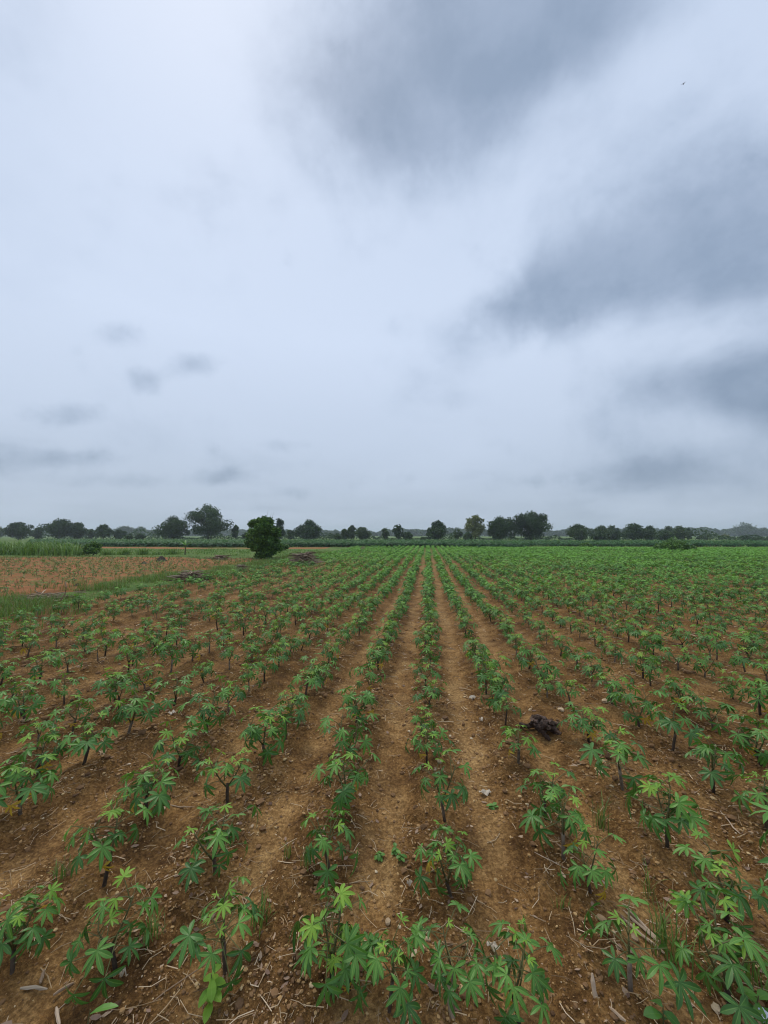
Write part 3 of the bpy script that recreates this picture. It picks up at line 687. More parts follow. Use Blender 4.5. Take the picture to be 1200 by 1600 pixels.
# ------------------------------------------------------------------ single pieces on the soil
def scrap(px, py, L, wd, label, mat='paper', name='paper_scrap', cat='scrap', rz=0.0):
    x, y = ground_at(px, py); n, m = 7, 5; V = []
    for i in range(n):
        for j in range(m):
            e = 1 - .35 * rng.random() * (i in (0, n - 1) or j in (0, m - 1))
            V.append(((i / (n - 1) - .5) * L * e, (j / (m - 1) - .5) * wd * e, .010 + .020 * rng.random() + .012 * math.sin(i * 1.3 + j)))
    V = np.array(V); idx = np.arange(n * m).reshape(n, m)
    F = np.stack([idx[:-1, :-1], idx[1:, :-1], idx[1:, 1:], idx[:-1, 1:]], -1).reshape(-1, 4)
    o = link(name, make_mesh(name, V, [(F, 0)], M[mat])); o.location = (x, y, gh(x, y) + .004); o.rotation_euler = (0, 0, rz)
    sol = o.modifiers.new('thickness', 'SOLIDIFY'); sol.thickness = .0015
    tag(o, label, cat, 'pale scraps on the soil')
M['plastic'] = simple('plastic', [(0, (.50, .56, .70)), (1, (.72, .76, .85))], 10, .4, .5)
scrap(758, 1228, .095, .05, 'crumpled off-white scrap on the path right of the middle row', rz=.2)
scrap(770, 1456, .060, .035, 'small white scrap at lower right of the middle row', rz=-.4)
scrap(1196, 1592, .06, .06, 'pale blue plastic piece cut by the bottom right corner', 'plastic', 'plastic_piece')
scrap(268, 1120, .07, .06, 'pale dry palmate leaf lying in the left rows', 'paper', 'dry_leaf', 'dry leaf')
scrap(738, 1090, .11, .06, 'grey-white dry scrap beside the row right of the middle', 'paper', 'paper_scrap', rz=.9)
scrap(640, 1369, .035, .02, 'little grey scrap on the middle path', 'paper', rz=.3)
scrap(752, 1122, .045, .035, 'whitish scrap on the right-hand path, above the off-white one', 'paper')
scrap(192, 1506, .05, .022, 'pale torn strip at the foot of a plant, lower left', 'paper', rz=-.3)
def stone(px, py, r, label, mat='stone'):
    x, y = ground_at(px, py); V = _ico.copy()
    me = None; F = _icoF; mid = {}; V = [tuple(v) for v in V]; F2 = []
    def mp(a, b):
        k = (min(a, b), max(a, b))
        if k not in mid:
            v = np.array(V[a]) + np.array(V[b]); V.append(tuple(v / np.linalg.norm(v))); mid[k] = len(V) - 1
        return mid[k]
    for a, b, c in F:
        ab, bc, ca = mp(a, b), mp(b, c), mp(c, a); F2 += [(a, ab, ca), (b, bc, ab), (c, ca, bc), (ab, bc, ca)]
    V = np.array(V) * (1 + rng.uniform(-.16, .16, (len(V), 1))) * np.array([r * 1.25, r, r * .7])
    o = link('stone', make_mesh('stone', V, [(np.array(F2), 0)], M[mat])); o.location = (x, y, gh(x, y) + r * .3); o.rotation_euler = (0, 0, rng.uniform(0, 6))
    tag(o, label, 'stone', 'loose stones')
stone(162, 1177, .028, 'round yellowish stone in the left rows'); stone(946, 1098, .035, 'pale blocky stone between the right rows')
stone(877, 1110, .028, 'whitish stone just above the dark root clump'); stone(606, 1417, .014, 'orange-brown pebble on the middle path, lower one')
stone(686, 1193, .020, 'white stone right of the middle row'); stone(324, 1553, .014, 'pale yellow pebble at the bottom left')
stone(940, 1425, .020, 'tan stone behind the bright plant at lower right'); stone(991, 1437, .016, 'brown stone beside the cut sticks')
stone(668, 1450, .012, 'grey pebble under the middle-row plant at the bottom'); stone(1118, 1551, .016, 'pale pebble at the bottom right')
stone(255, 1256, .016, 'white pebble by the stake in the left rows'); stone(40, 1130, .03, 'pale stone at the left edge')

def stick_mesh(L, r, bend=.05, mat='stick', seed=0, n=6):
    r_ = np.random.default_rng(seed); k = np.linspace(-.5, .5, 5)
    P = np.stack([k * L, bend * L * np.cos(k * 3 + r_.uniform(-1, 1)) + r_.normal(0, .012 * L, 5), r_.normal(0, .012 * L, 5)], 1)
    g = Geo(); add_tube(g, P, r * np.array([.6, 1.1, .95, 1.05, .45]), n, 0, .22); return g.mesh('stick', M[mat], False)
def lone_stick(px, py, L, r, rz, label, mat='stick_pale', bend=.03, tilt=0.0, name='stick'):
    x, y = ground_at(px, py); o = link(name, stick_mesh(L, r * .75, bend, mat, int(px)))
    o.location = (x, y, gh(x, y) + r + .006); o.rotation_euler = (0, -tilt, rz); tag(o, label, 'stick', 'loose sticks'); return o
lone_stick(998, 1410, .19, .010, 2.0, 'upper of three cut cassava stakes lying together, lower right')
lone_stick(1004, 1420, .20, .008, 2.05, 'middle one of three cut cassava stakes lying together, lower right')
lone_stick(1003, 1432, .20, .009, 2.12, 'lower of three cut cassava stakes lying together, lower right')
lone_stick(68, 1496, .060, .009, 2.2, 'short pale wood chip at lower left, left one'); lone_stick(101, 1516, .070, .008, .9, 'pale wood chip at lower left, right one')
lone_stick(92, 1555, .085, .009, 2.5, 'flat pale splinter near the bottom left corner'); lone_stick(55, 1513, .12, .008, .1, 'dark fallen stick at lower left', 'stick')
lone_stick(262, 1528, .42, .003, .95, 'long thin pale twig at lower left pointing up right', bend=.06); lone_stick(280, 1250, .24, .004, .1, 'pale forked twig in the left rows')
lone_stick(1140, 1283, .22, .005, 1.4, 'bleached split stick at the right edge rows'); lone_stick(965, 1595, .06, .008, 2.3, 'pale curved bark piece at the bottom edge right of centre')
lone_stick(705, 1566, .12, .014, 1.75, 'grey old stump of a stake at the bottom, middle row', 'stick', tilt=.5)
lone_stick(930, 1556, .10, .013, 1.6, 'pale cut stake end standing at the bottom right of centre', 'stick_pale', tilt=1.1)
lone_stick(1135, 1490, .12, .004, 1.2, 'thin dry twig under the big right-hand plant'); lone_stick(880, 1320, .22, .004, 2.2, 'thin bleached twig under the row right of the middle')
lone_stick(862, 1340, .20, .003, 2.6, 'second bleached twig under the row right of the middle, lower one'); lone_stick(530, 1345, .16, .003, .3, 'pale twig lying right of the row left of the middle')
lone_stick(700, 1330, .05, .002, .3, 'tiny straw on the path right of the middle row')
# dark clump of pulled roots
x, y = ground_at(850, 1142); root = empty('root_clump', (x, y, gh(x, y)))
for i in range(20):
    L = rng.uniform(.08, .20); a = rng.uniform(0, 6.28); g = Geo(); r0 = rng.uniform(.013, .026)
    P = np.stack([np.linspace(-.5, .5, 6) * L, np.cumsum(rng.normal(0, .014, 6)), np.cumsum(rng.normal(0, .010, 6))], 1)
    add_tube(g, P, r0 * rng.uniform(.7, 1.25, 6), 8, 0, .25)
    lay = i / 20; rr = .13 * (1 - lay * .6)
    link('root', g.mesh('root', M['root'], False), root, Matrix.Translation((rng.uniform(-rr, rr), rng.uniform(-rr, rr) * .9, .015 + .12 * lay)) @ Matrix.Rotation(a, 4, 'Z') @ Matrix.Rotation(rng.uniform(-.5, .5), 4, 'Y'))
tag(root, 'dark brown clump of pulled cassava roots on the soil right of centre', 'roots')

# ------------------------------------------------------------------ heaps of cut stems
stick_lib = [stick_mesh(L, r, b, m_, 900 + i, 5) for i, (L, r, b, m_) in enumerate([(1.0, .020, .06, 'stick'), (.8, .017, .03, 'stick'), (1.2, .022, .1, 'stick'), (.7, .015, .12, 'stick'), (.9, .016, .05, 'stick_pale')])]
def heap(px, py, wpx, hpx, n, label, sc=1.0, pale=.15, ang=0.0):
    x, y = ground_at(px, py); ppm = FPX / y; hw = wpx / 2 / ppm; hh = hpx / ppm
    root = empty('stick_heap', (x, y, gh(x, y)))
    for i in range(n):
        k = (i / n); rr = hw * max(.12, 1 - k * 1.0); h = hh * k * .95 + .02
        L = min(1.0, hw * 1.0) * sc
        mt = Matrix.Translation((rng.uniform(-rr, rr) * .8, rng.uniform(-rr, rr) * .5, h)) @ Matrix.Rotation(ang + rng.normal(0, .8), 4, 'Z') @ Matrix.Rotation(rng.normal(0, .15), 4, 'Y') @ Matrix.Scale(L * rng.uniform(.8, 1.2), 4)
        link('stick', stick_lib[4 if rng.random() < pale else int(rng.integers(0, 4))], root, mt)
    tag(root, label, 'stick heap', 'heaps of cut cassava stems')
heap(474, 883, 50, 20, 150, 'tall brown heap of cut stems right of the round bushy tree', 1.3, .06)
heap(297, 909, 60, 14, 110, 'grey-brown heap of cut stems at the right end of the red plot', 1.2, .25, .1)
heap(378, 892, 26, 9, 40, 'small stem heap in the verge below the round bushy tree', 1.2, .2)
heap(345, 874, 44, 7, 50, 'long low stem heap left of the round bushy tree', 1.1, .15)
heap(62, 938, 120, 6, 60, 'scattered low heap of pale stems at the lower edge of the red plot', .8, .75, 0)
heap(125, 930, 26, 5, 14, 'few pale stems right of the curved branch', 1.1, .6, .5)
heap(405, 895, 20, 4, 14, 'flat scatter of stems just under the round bushy tree', 1.1, .3)
heap(567, 862, 14, 8, 30, 'tiny grey heap at the far end of the field, left of centre', 1.2, .7)
x, y = ground_at(98, 946); g = Geo()
P = np.array([(-.14, 0, .02), (-.04, 0, .10), (.02, .02, .22), (.03, .03, .36), (.0, .03, .48)]) * 1.3; add_tube(g, P, [.014, .016, .016, .014, .010], 6, 0, .1)
o = link('branch', g.mesh('branch', M['stick_pale'], True)); o.location = (x, y, gh(x, y)); tag(o, 'curved pale branch standing up from the red plot edge', 'branch')
M['mound'] = simple('mound', [(0, (.035, .028, .022)), (1, (.10, .075, .055))], 6, .9, .2, .8, 30)
def mound(px, py, wpx, hpx, label):
    x, y = ground_at(px, py); ppm = FPX / y; hw = wpx / 2 / ppm; hh = hpx / ppm; V, F = [], []; n, m = 14, 5
    for j in range(m):
        for i in range(n):
            a = i / n * 6.283; k = 1 - j / m; V.append((math.cos(a) * hw * k * rng.uniform(.85, 1.1), math.sin(a) * hw * .8 * k * rng.uniform(.85, 1.1), hh * math.sin((1 - k) * 1.57) * rng.uniform(.85, 1.1) - .02))
    V.append((0, 0, hh)); V = np.array(V); Q = [(j * n + i, j * n + (i + 1) % n, (j + 1) * n + (i + 1) % n, (j + 1) * n + i) for j in range(m - 1) for i in range(n)]
    T = [((m - 1) * n + i, (m - 1) * n + (i + 1) % n, m * n) for i in range(n)]
    o = link('soil_mound', make_mesh('soil_mound', V, [(np.array(Q), 0), (np.array(T), 0)], M['mound'])); o.location = (x, y, gh(x, y)); tag(o, label, 'mound', 'dark mounds')
mound(252, 877, 20, 9, 'dark earth mound at the back of the red plot'); mound(121, 918, 14, 5, 'small dark clod on the red plot'); mound(225, 880, 14, 4, 'flat dark clod left of the dark earth mound')

# ------------------------------------------------------------------ seedlings on the red plot
pp = []
for k in range(80):
    for j in range(48):
        x = -12.2 - k * .7 + rng.normal(0, .12); y = 9.5 + j * .45 + rng.normal(0, .12)
        if y > 30.5 or x < -1.3 * y - 2 or x > float(verge_x(y)) - 2.4: continue
        if vnoise(x / 3.5, y / 3.5, 71) + (y - 14) / 18 + rng.uniform(-.3, .3) > -.2: pp.append((x, y, rng.uniform(.5, .9), rng.uniform(-.1, .25)))
mass('seedling_crop', pp, [low_plant(80 + i, 2, 8, 1.1) for i in range(6)], [M['grass'], M['stake']], 'sparse young seedlings on the red soil plot', 'crop')

# ------------------------------------------------------------------ taller cassava block beyond the field
pp = []
for i in range(7500):
    y = 57.5 + 50 * rng.random() ** 1.7; x = rng.uniform(-1.15 * y, 1.05 * y)
    if x > 14 and y < 66: continue
    pp.append((x, y, rng.uniform(2.0, 2.7) * (1.0 if x < 14 else .9), rng.uniform(-.15, .2) - .08))
for i in range(520):     # the front face stands close and shows its dark stems
    pp.append((rng.uniform(-64, 14), 57.2 + rng.uniform(0, 1.2), rng.uniform(2.0, 2.5), -.15))
for i in range(360): pp.append((rng.uniform(14, 62), 66 + rng.uniform(0, 1.5), rng.uniform(1.8, 2.3), -.1))
mass('tall_cassava_block', pp, [low_plant(60 + i, 2, 8, 1.4) for i in range(8)], [M['far_leaf2'], M['stake']], 'band of taller dark green cassava behind the field', 'crop')

# ------------------------------------------------------------------ trees
def tree_mat(name, c1, c2): return leafy(name, c1, c2, attr='tint', rough=.55, spec=.3, trans=.18)
M['tree_dark'] = tree_mat('tree_dark', (.018, .048, .016), (.058, .112, .034))
M['tree_mid'] = tree_mat('tree_mid', (.030, .066, .022), (.080, .130, .042))
M['tree_pale'] = tree_mat('tree_pale', (.085, .115, .036), (.21, .235, .085))
M['shrub_green'] = tree_mat('shrub_green', (.03, .085, .018), (.10, .20, .04))
M['tree_bright'] = tree_mat('tree_bright', (.030, .085, .016), (.125, .240, .042))
def leaf_cards(C, size, aspect=2.0, droop=0.0):
    """bent leaf-clump faces at the points C: two triangles each"""
    n = len(C); a = rng.normal(0, 1, (n, 3)); a[:, 2] = a[:, 2] * (1 - droop) - droop * 1.6; a /= np.linalg.norm(a, axis=1)[:, None]
    b = np.cross(a, rng.normal(0, 1, (n, 3))); b /= np.linalg.norm(b, axis=1)[:, None] + 1e-9; c = np.cross(a, b)
    s = size * rng.uniform(.6, 1.3, (n, 1))
    V = np.stack([C - a * s * .5, C + b * s / aspect * .5 + c * s * .08, C + a * s * .5, C - b * s / aspect * .5 + c * s * .08], 1).reshape(-1, 3)
    k = np.arange(n) * 4
    return V, np.concatenate([np.stack([k, k + 1, k + 2], 1), np.stack([k, k + 2, k + 3], 1)])
def crown_points(blobs, n):
    vol = np.array([b[3] * b[3] for b in blobs]); pick = rng.choice(len(blobs), n, p=vol / vol.sum()); B = np.array(blobs)[pick]
    dv = rng.normal(0, 1, (n, 3)); dv /= np.linalg.norm(dv, axis=1)[:, None]
    rad = B[:, 3] * (rng.random(n) ** .33) * rng.uniform(.75, 1.12, n)
    lump = 1 + .25 * vnoise(dv[:, 0] * 3 + pick * 7, dv[:, 1] * 3 + dv[:, 2] * 2, 81) * 2
    return B[:, :3] + dv * (rad * lump)[:, None] * np.array([1, 1, .82]), pick
def make_tree(name, px, top, half, dist, label, mat='tree_dark', base_open=.16, nblob=16, nleaf=2600, size=.42, shape='round', droop=.0, group='trees beyond the crop', hole=.0):
    x, y, _ = spot_at(px, 836, dist); r = ray(px, top); zt = CAM_H + r.z * dist / r.y
    H = zt; Wd = half / FPX * dist * 1.22; root = empty(name, (x, y, 0))
    root.location.z = gh(x, y) if dist < 60 else 0
    lo = H * base_open; blobs = []
    ch = H - lo
    for i in range(nblob):
        for _ in range(30):
            v = rng.uniform(-1, 1, 3)
            if shape == 'flat': v[2] = rng.uniform(.2, 1)
            lim = 1.0
            if shape == 'dome' and v[2] < 0: v[0] *= 1.0; lim = 1.3
            if v @ v < lim: break
        br = Wd * rng.uniform(.24, .42) * (1 - .25 * abs(v[2]))
        bx = v[0] * max(.05, (Wd - br)); by = v[1] * max(.05, (Wd - br)); bz = lo + ch * .5 + v[2] * (ch * .5 - br * .75)
        blobs.append((bx, by, max(bz, lo * .5 + br * .3), br))
    blobs.append((0, 0, H - Wd * .26, Wd * .28)); blobs += [(rng.uniform(-.1, .1) * Wd, 0, lo + ch * q, Wd * .36) for q in (.2, .6, .75)]; blobs.append((0, 0, lo + ch * .45, Wd * .55))
    C, pick = crown_points(blobs, int(nleaf * 2.0)); size = size * 1.35; hole = hole * .8
    if hole: 
        keep = vnoise(C[:, 0] / (Wd * .35) + 5, C[:, 2] / (Wd * .3) + C[:, 1] / Wd, int(px)) > hole - .5; C = C[keep]; pick = pick[keep]
    C = C[C[:, 2] > .15]
    V, F = leaf_cards(C, size, 1.8, droop); bt = rng.uniform(.1, .9, len(blobs))
    tint = np.repeat(np.clip(bt[pick[:len(C)]] * .8 + .1 + rng.normal(0, .15, len(C)), 0, 1), 4)
    link('crown', make_mesh('crown', V, [(F, 0)], M[mat], {'tint': tint}), root)
    g = Geo(); tr = max(.05, H * .022)
    add_tube(g, [(0, 0, -.3), (.1, .05, H * .2), (-.05, 0, H * .45), (0, 0, H * .7)], [tr * 1.3, tr, tr * .7, tr * .3], 7, 0, .08)
    for i in range(7):
        b = blobs[int(rng.integers(0, len(blobs)))]; z0 = H * rng.uniform(.18, .5)
        add_tube(g, [(0, 0, z0), (b[0] * .5, b[1] * .5, z0 + (b[2] - z0) * .65), (b[0], b[1], b[2])], [tr * .55, tr * .35, tr * .12], 5)
    link('trunk', g.mesh('trunk', M['bark'], True), root)
    tag(root, label, 'tree', group); return root
T_ = make_tree
T_('broad_tree', 30, 815, 21, 125, 'rounded dark tree at the far left edge of the treeline', base_open=.05)
T_('broad_tree', -4, 822, 16, 190, 'hazy tree cut by the left edge of the photo', 'tree_mid', .05)
T_('broad_tree', 60, 823, 12, 140, 'low dark tree between the rounded and the layered tree at left', base_open=.05, nblob=8, nleaf=1400)
T_('broad_tree', 92, 809, 27, 128, 'wide dark tree with layered top at left', 'tree_dark', .06, 20, 3000)
T_('broad_tree', 121, 815, 18, 132, 'dark tree touching the right side of the layered tree', base_open=.06)
T_('broad_tree', 142, 826, 9, 150, 'small hazy tree right of the layered tree', 'tree_mid', .05, 7, 900)
T_('broad_tree', 162, 818, 15, 135, 'open-crowned tree standing between low trees at left', 'tree_dark', .1, 12, 1500, hole=.35)
T_('broad_tree', 185, 827, 12, 140, 'low rounded tree right of the open-crowned tree at left', 'tree_dark', .04, 8, 1300)
T_('bush', 202, 835, 7, 120, 'left one of two dark round bushes before the pale far trees', 'tree_dark', .02, 5, 700, group='bushes along the treeline')
T_('bush', 218, 834, 9, 120, 'right one of two dark round bushes before the pale far trees', 'tree_dark', .02, 6, 800, group='bushes along the treeline')
T_('broad_tree', 196, 822, 14, 420, 'leftmost pale hazy tree with feathery top, far left', 'tree_mid', .25, 9, 900, 1.4, 'flat', hole=.35)
T_('broad_tree', 220, 824, 13, 430, 'middle pale hazy tree with feathery top, far left', 'tree_mid', .25, 9, 900, 1.4, 'flat', hole=.4)
T_('broad_tree', 241, 830, 9, 440, 'smallest pale hazy tree just left of the big tree pair', 'tree_mid', .2, 6, 600, 1.4, hole=.3)
T_('broad_tree', 271, 805, 27, 118, 'low dense left half of the big tree pair', 'tree_dark', .02, 18, 3400, .42, 'dome')
T_('broad_tree', 325, 787, 35, 120, 'biggest dark tree on the left, right half of the big tree pair', 'tree_dark', .03, 26, 4800, .42, 'dome', hole=.12)
T_('slender_tree', 368, 820, 8, 122, 'slender two-tiered tree right of the biggest tree', 'tree_dark', .15, 6, 800, hole=.2)
T_('slender_tree', 384, 832, 7, 130, 'little tree left of the round bushy tree', 'tree_mid', .05, 5, 500)
T_('broad_tree', 436, 809, 14, 112, 'tree peeking out behind the right side of the round bushy tree', 'tree_dark', .05, 10, 1500)
T_('slender_tree', 453, 827, 9, 140, 'hazy feathery tree left of the dome tree', 'tree_mid', .05, 6, 700, hole=.25)
T_('broad_tree', 483, 811, 23, 118, 'dome-shaped dark tree with pale trunk showing', 'tree_dark', .03, 18, 3000, .42, 'dome')
T_('slender_tree', 516, 832, 7, 180, 'small hazy tree right of the dome tree', 'tree_mid', .05, 5, 500)
T_('broad_tree', 527, 834, 8, 120, 'low bush left of the three pale-topped trees', 'tree_mid', .02, 5, 600)
T_('broad_tree', 539, 826, 10, 135, 'left one of three grey-green trees left of centre', 'tree_mid', .04, 8, 1100)
T_('broad_tree', 550, 820, 9, 138, 'pointed middle one of three grey-green trees left of centre', 'tree_mid', .04, 8, 1100)
T_('broad_tree', 567, 823, 15, 128, 'right and widest of three grey-green trees left of centre', 'tree_mid', .03, 11, 1600)
T_('broad_tree', 602, 824, 9, 135, 'pale loose tree just left of the bare-topped tree', 'tree_mid', .03, 7, 900, hole=.3)
T_('broad_tree', 623, 818, 11, 124, 'tree with open bare-branched top at the photo centre', 'tree_dark', .1, 9, 900, hole=.42)
T_('bush', 638, 831, 10, 124, 'low dark bush right of the bare-topped tree', 'tree_dark', .02, 7, 900, group='bushes along the treeline')
T_('bush', 660, 840, 7, 122, 'smallest bush between centre trees', 'tree_mid', .02, 4, 400, group='bushes along the treeline')
T_('broad_tree', 670, 824, 6, 130, 'narrow tree leaning on the left of the dark oval tree', 'tree_mid', .03, 5, 600)
T_('broad_tree', 685, 812, 16, 120, 'dark oval tree standing alone right of centre', 'tree_dark', .03, 14, 2400, .42)
T_('slender_tree', 714, 825, 9, 124, 'thin see-through tree with bare twigs, left of the yellowish tree', 'tree_mid', .08, 6, 500, hole=.4)
T_('broad_tree', 742, 803, 16, 121, 'yellowish loose-crowned tree left of the two big dark trees', 'tree_pale', .06, 15, 1900, .42, hole=.18)
T_('bush', 732, 833, 10, 119, 'grey-green bush at the foot of the yellowish tree', 'tree_mid', .02, 6, 800, group='bushes along the treeline')
T_('broad_tree', 782, 806, 23, 118, 'left one of the two big dark trees right of centre', 'tree_dark', .02, 20, 3400, .42, 'dome', hole=.1)
T_('broad_tree', 830, 797, 27, 116, 'taller right one of the two big dark trees right of centre', 'tree_dark', .02, 24, 4200, .42, 'dome', hole=.1)
T_('broad_tree', 903, 818, 18, 128, 'pointed green tree starting the right-hand grove', 'tree_mid', .02, 12, 1800)
T_('broad_tree', 940, 820, 14, 150, 'grey tree second in the right-hand grove', 'tree_mid', .03, 9, 1200)
T_('broad_tree', 957, 820, 12, 152, 'grey tree third in the right-hand grove', 'tree_mid', .03, 9, 1200)
T_('bush', 936, 831, 13, 130, 'dark low bush in front of the right-hand grove, left one', 'tree_dark', .01, 8, 1000, group='bushes along the treeline')
T_('bush', 962, 829, 13, 132, 'dark low bush in front of the right-hand grove, second', 'tree_dark', .01, 8, 1000, group='bushes along the treeline')
T_('broad_tree', 990, 817, 19, 138, 'tallest rounded tree of the right-hand grove', 'tree_dark', .02, 13, 2000)
T_('broad_tree', 1015, 821, 14, 138, 'dark tree right of the grove top', 'tree_dark', .02, 10, 1400)
T_('bush', 1036, 829, 13, 131, 'dark low bush in front of the right-hand grove, right one', 'tree_dark', .01, 8, 1000, group='bushes along the treeline')
T_('broad_tree', 1045, 821, 13, 165, 'hazy tree near the right end of the grove', 'tree_mid', .03, 9, 1100)
T_('broad_tree', 1062, 821, 14, 140, 'loose pale green tree at the right end of the grove', 'tree_mid', .03, 9, 1100, hole=.25)
T_('broad_tree', 1076, 825, 6, 150, 'last narrow tree ending the right-hand grove', 'tree_dark', .03, 5, 600)
T_('slender_tree', 1093, 838, 5, 170, 'little tree just right of the grove', 'tree_dark', .05, 4, 300)
T_('bush', 1105, 835, 9, 165, 'loose pale shrub right of the grove', 'tree_mid', .02, 6, 500, hole=.3, group='bushes along the treeline')
T_('slender_tree', 1133, 836, 8, 200, 'brownish thin tree between shrub and far hazy tree', 'tree_pale', .1, 5, 400, hole=.35)
T_('broad_tree', 1166, 819, 19, 520, 'wide bluish hazy tree at far right', 'tree_mid', .05, 14, 1200, 1.6)
T_('broad_tree', 1194, 825, 12, 520, 'bluish hazy tree cut by the right edge', 'tree_mid', .05, 8, 700, 1.6)
T_('bush', 1165, 842, 13, 140, 'low dark hedge bush at far right', 'tree_dark', .01, 8, 700, group='bushes along the treeline')
T_('bush', 1188, 845, 12, 140, 'lowest hedge bush at the right edge', 'tree_mid', .01, 7, 600, group='bushes along the treeline')

# the round bushy tree near the field edge
def bushy_tree():
    dist = 30.5; x, y, _ = spot_at(412, 836, dist); root = empty('bushy_tree', (x, y, gh(x, y))); H = 3.35; blobs = []
    prof = [(.25, 1.0), (.6, 1.3), (1.0, 1.6), (1.4, 1.85), (1.85, 2.0), (2.3, 1.9), (2.7, 1.45), (3.0, .9)]
    for z, wd in prof:
        for i in range(9):
            a = rng.uniform(0, 6.28); br = rng.uniform(.24, .46) * min(1, wd); q = (wd * rng.uniform(.8, 1.12) - br) * math.sqrt(rng.uniform(.25, 1)); blobs.append((math.cos(a) * q, math.sin(a) * q, z + rng.uniform(-.15, .2), br))
    C, pick = crown_points(blobs + [(0, 0, 1.5, .9), (0, 0, 2.2, .9)], 21000); C = C[C[:, 2] > .05]; V, F = leaf_cards(C, .22, 2.3, .2); bt = rng.uniform(0, 1, len(blobs) + 2)
    tint = np.repeat(np.clip(bt[pick[:len(C)]] * .85 + .1 + rng.normal(0, .15, len(C)), 0, 1), 4)
    link('crown', make_mesh('crown', V, [(F, 0)], M['tree_bright'], {'tint': tint}), root)
    g = Geo()
    for i in range(5):
        a = i * 1.3; add_tube(g, [(math.cos(a) * .08, math.sin(a) * .08, -.1), (math.cos(a) * .25, math.sin(a) * .25, .9), (math.cos(a) * .7, math.sin(a) * .7, 2.2)], [.055, .045, .015], 6)
    link('trunk', g.mesh('trunk', M['bark'], True), root)
    for dx, h in ((.25, 4.0), (.55, 3.75), (.75, 3.8)):
        g = Geo(); add_tube(g, [(dx * .5, 0, 2.4), (dx * .8, .05, 3.2), (dx + .1, .0, h)], [.014, .010, .004], 4); link('bare_twig', g.mesh('bare_twig', M['bark']), root)
    tag(root, 'round bushy dark green tree standing at the field edge left of centre', 'tree')
bushy_tree()
# shrubs behind the red plot
def shrub(px, top, half, dist, label, mat='tree_bright', n=1600, size=.16, hole=0., group='shrubs behind the red plot'):
    return make_tree('shrub', px, top, half, dist, label, mat, .01, 7, n, size, 'dome', .1, group, hole)
shrub(146, 846, 19, 33.5, 'dark spiky shrub with yellowish top branch behind the red plot', 'tree_bright', 1300, .15, .3)
for px, dist, h, n, lab in [(126, 33.2, .75, 150, 'low green grass clump left of the spiky shrub'), (168, 33.4, .75, 170, 'green grass clump just right of the spiky shrub'), (196, 34.0, .85, 190, 'first green grass clump in line right of the spiky shrub'),
                            (225, 34.4, .9, 170, 'second green grass clump in line right of the spiky shrub'), (247, 34.2, .6, 110, 'smallest grass clump in the line behind the red plot'), (270, 34.6, .85, 170, 'grass clump left of the banana-like plant')]:
    x, y, _ = spot_at(px, 836, dist); g = Geo(); blades(g, 0, 0, -.02, n, h, .30, .8, .016, .05)
    o = link('grass_clump', g.mesh('grass_clump', [M['grass'], M['grass_dry']])); o.location = (x, y, gh(x, y)); tag(o, lab, 'grass', 'grass clumps behind the red plot')
shrub(1052, 853, 28, 48.5, 'wide low dark green shrub mound in the right field', 'tree_bright', 3000, .2, group='shrub mounds in the field')
shrub(1030, 856, 14, 47.8, 'low left end of the dark shrub mound in the right field', 'tree_bright', 1200, .2, group='shrub mounds in the field')
shrub(1072, 856, 13, 47.8, 'low right end of the dark shrub mound in the right field', 'tree_bright', 1200, .2, group='shrub mounds in the field')
shrub(914, 851, 12, 58, 'flat dark bush at the field end below the grove', 'tree_bright', 1000, .2, group='shrub mounds in the field')
shrub(860, 866, 8, 39, 'small taller green clump among the right cassava', 'shrub_green', 500, .16, group='shrub mounds in the field')
shrub(440, 851, 13, 46, 'yellow-green bush just right of the round bushy tree', 'shrub_green', 900, .18, group='shrub mounds in the field')
# banana-like plant with arching fronds
x, y, _ = spot_at(290, 836, 34.0); root = empty('banana_plant', (x, y, gh(x, y)))
g = Geo(); add_tube(g, [(0, 0, -.1), (.02, 0, .5), (0, 0, .95)], [.07, .06, .04], 7); link('stem', g.mesh('stem', M['stem_green']), root)
for i in range(8):
    V, Q, T, rb = lobe(1.05, .085, 0, .35, .3); g = Geo(); g.add(V, Q, 0, rib=rb * .8); g.F.setdefault((3, 0), []).append(T)
    link('frond', g.mesh('frond', M['leaf_mid']), root, Matrix.Translation((0, 0, .85)) @ Matrix.Rotation(i * 2.4 + .3, 4, 'Z') @ Matrix.Rotation(-rng.uniform(.45, 1.1), 4, 'Y') @ Matrix.Scale(rng.uniform(.7, 1.05), 4))
tag(root, 'small banana-like plant with arching fronds behind the red plot', 'plant')

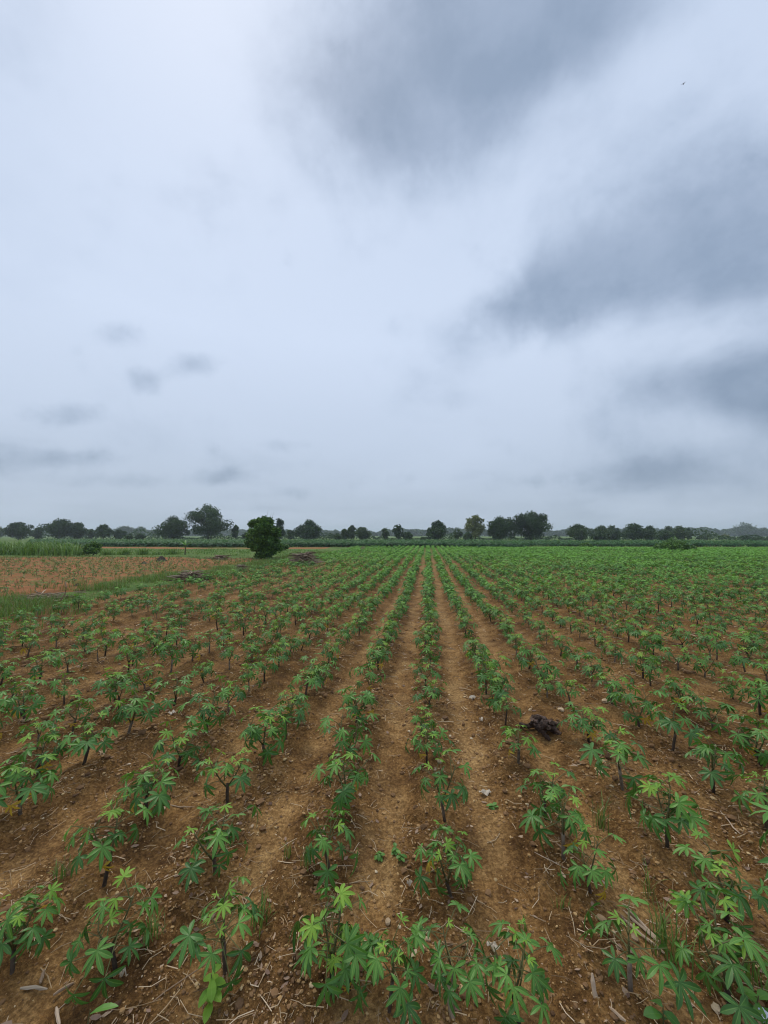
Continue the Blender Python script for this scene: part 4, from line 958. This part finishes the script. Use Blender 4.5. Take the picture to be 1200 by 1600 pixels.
# ------------------------------------------------------------------ far woods and fields
def far_woods(name, y0, y1, hfn, n, size, mat, label, x0=-1.2, x1=1.1):
    yy = rng.uniform(y0, y1, n); u_ = rng.uniform(x0, x1, n); xx = u_ * yy; h = hfn(u_)
    zz_ = h * rng.random(n) ** .9
    V, F = leaf_cards(np.stack([xx, yy, zz_ + size * .2], 1), size, 1.5); tint = np.repeat(np.clip(.25 + .6 * vnoise(xx / 12, yy / 12, 91) + .25 + rng.normal(0, .15, n), 0, 1), 4)
    tag(link(name, make_mesh(name, V, [(F, 0)], M[mat], {'tint': tint})), label, 'woods', kind='stuff')
far_woods('far_woods', 560, 620, lambda u_: 8.5 + 5 * vnoise(u_ * 14, 0 * u_, 92) + 4 * vnoise(u_ * 45, 0 * u_, 93) + 2.5 * vnoise(u_ * 120, 0 * u_, 96) + 2 * smooth(.3, .6, u_), 42000, 3.4, 'tree_dark', 'continuous hazy blue-grey woods along the horizon')
far_woods('near_woods', 150, 172, lambda u_: np.clip(.8 + 3.5 * vnoise(u_ * 20, 0 * u_ + 3, 94) + 2 * vnoise(u_ * 60, 0 * u_, 95) + 2.6 * (1 - smooth(-.82, -.74, u_)) + 2.2 * smooth(.42, .47, u_) * (1 - smooth(.66, .70, u_)), .2, 9), 11000, .8, 'tree_dark', 'scrubby low woods between the tall trees')

# bird, a speck high on the right
r = ray(1068, 131).normalized(); bp = Vector((0, 0, CAM_H)) + r * (26 / r.z); root = empty('bird', bp, 1.0)
g = Geo(); add_tube(g, [(-.06, 0, 0), (-.02, 0, 0), (.03, 0, 0), (.07, 0, .004)], [.006, .018, .015, .004], 6); link('body', g.mesh('body', M['root'], True), root)
for s_ in (-1, 1):
    link('wing', make_mesh('wing', [(.03, 0, .005), (.0, s_ * .07, .03), (-.03, s_ * .13, .02), (-.03, s_ * .06, .02), (-.02, 0, .005)], [(np.array([(0, 1, 3), (1, 2, 3), (0, 3, 4)]), 0)], M['root']), root)
tag(root, 'tiny dark bird flying high in the upper right sky', 'bird')

# ------------------------------------------------------------------ haze
hx, hz0, hz1 = 4200., -1.6, 36.
V = [(sx_ * hx, sy_ * hx, z_) for z_ in (hz0, hz1) for sx_, sy_ in ((-1, -1), (1, -1), (1, 1), (-1, 1))]
Fh = np.array([(3, 2, 1, 0), (4, 5, 6, 7), (0, 1, 5, 4), (1, 2, 6, 5), (2, 3, 7, 6), (3, 0, 4, 7)])
hm, t, out = material('haze_air'); pv = t.new('ShaderNodeVolumePrincipled'); pv.inputs['Color'].default_value = (.80, .88, 1.0, 1); pv.inputs['Density'].default_value = .00042
pv.inputs['Anisotropy'].default_value = .2; t.l.new(pv.outputs[0], out.inputs['Volume'])
tag(link('haze', make_mesh('haze', V, [(Fh, 0)], hm)), 'thin pale haze over the far fields', 'haze', kind='stuff')
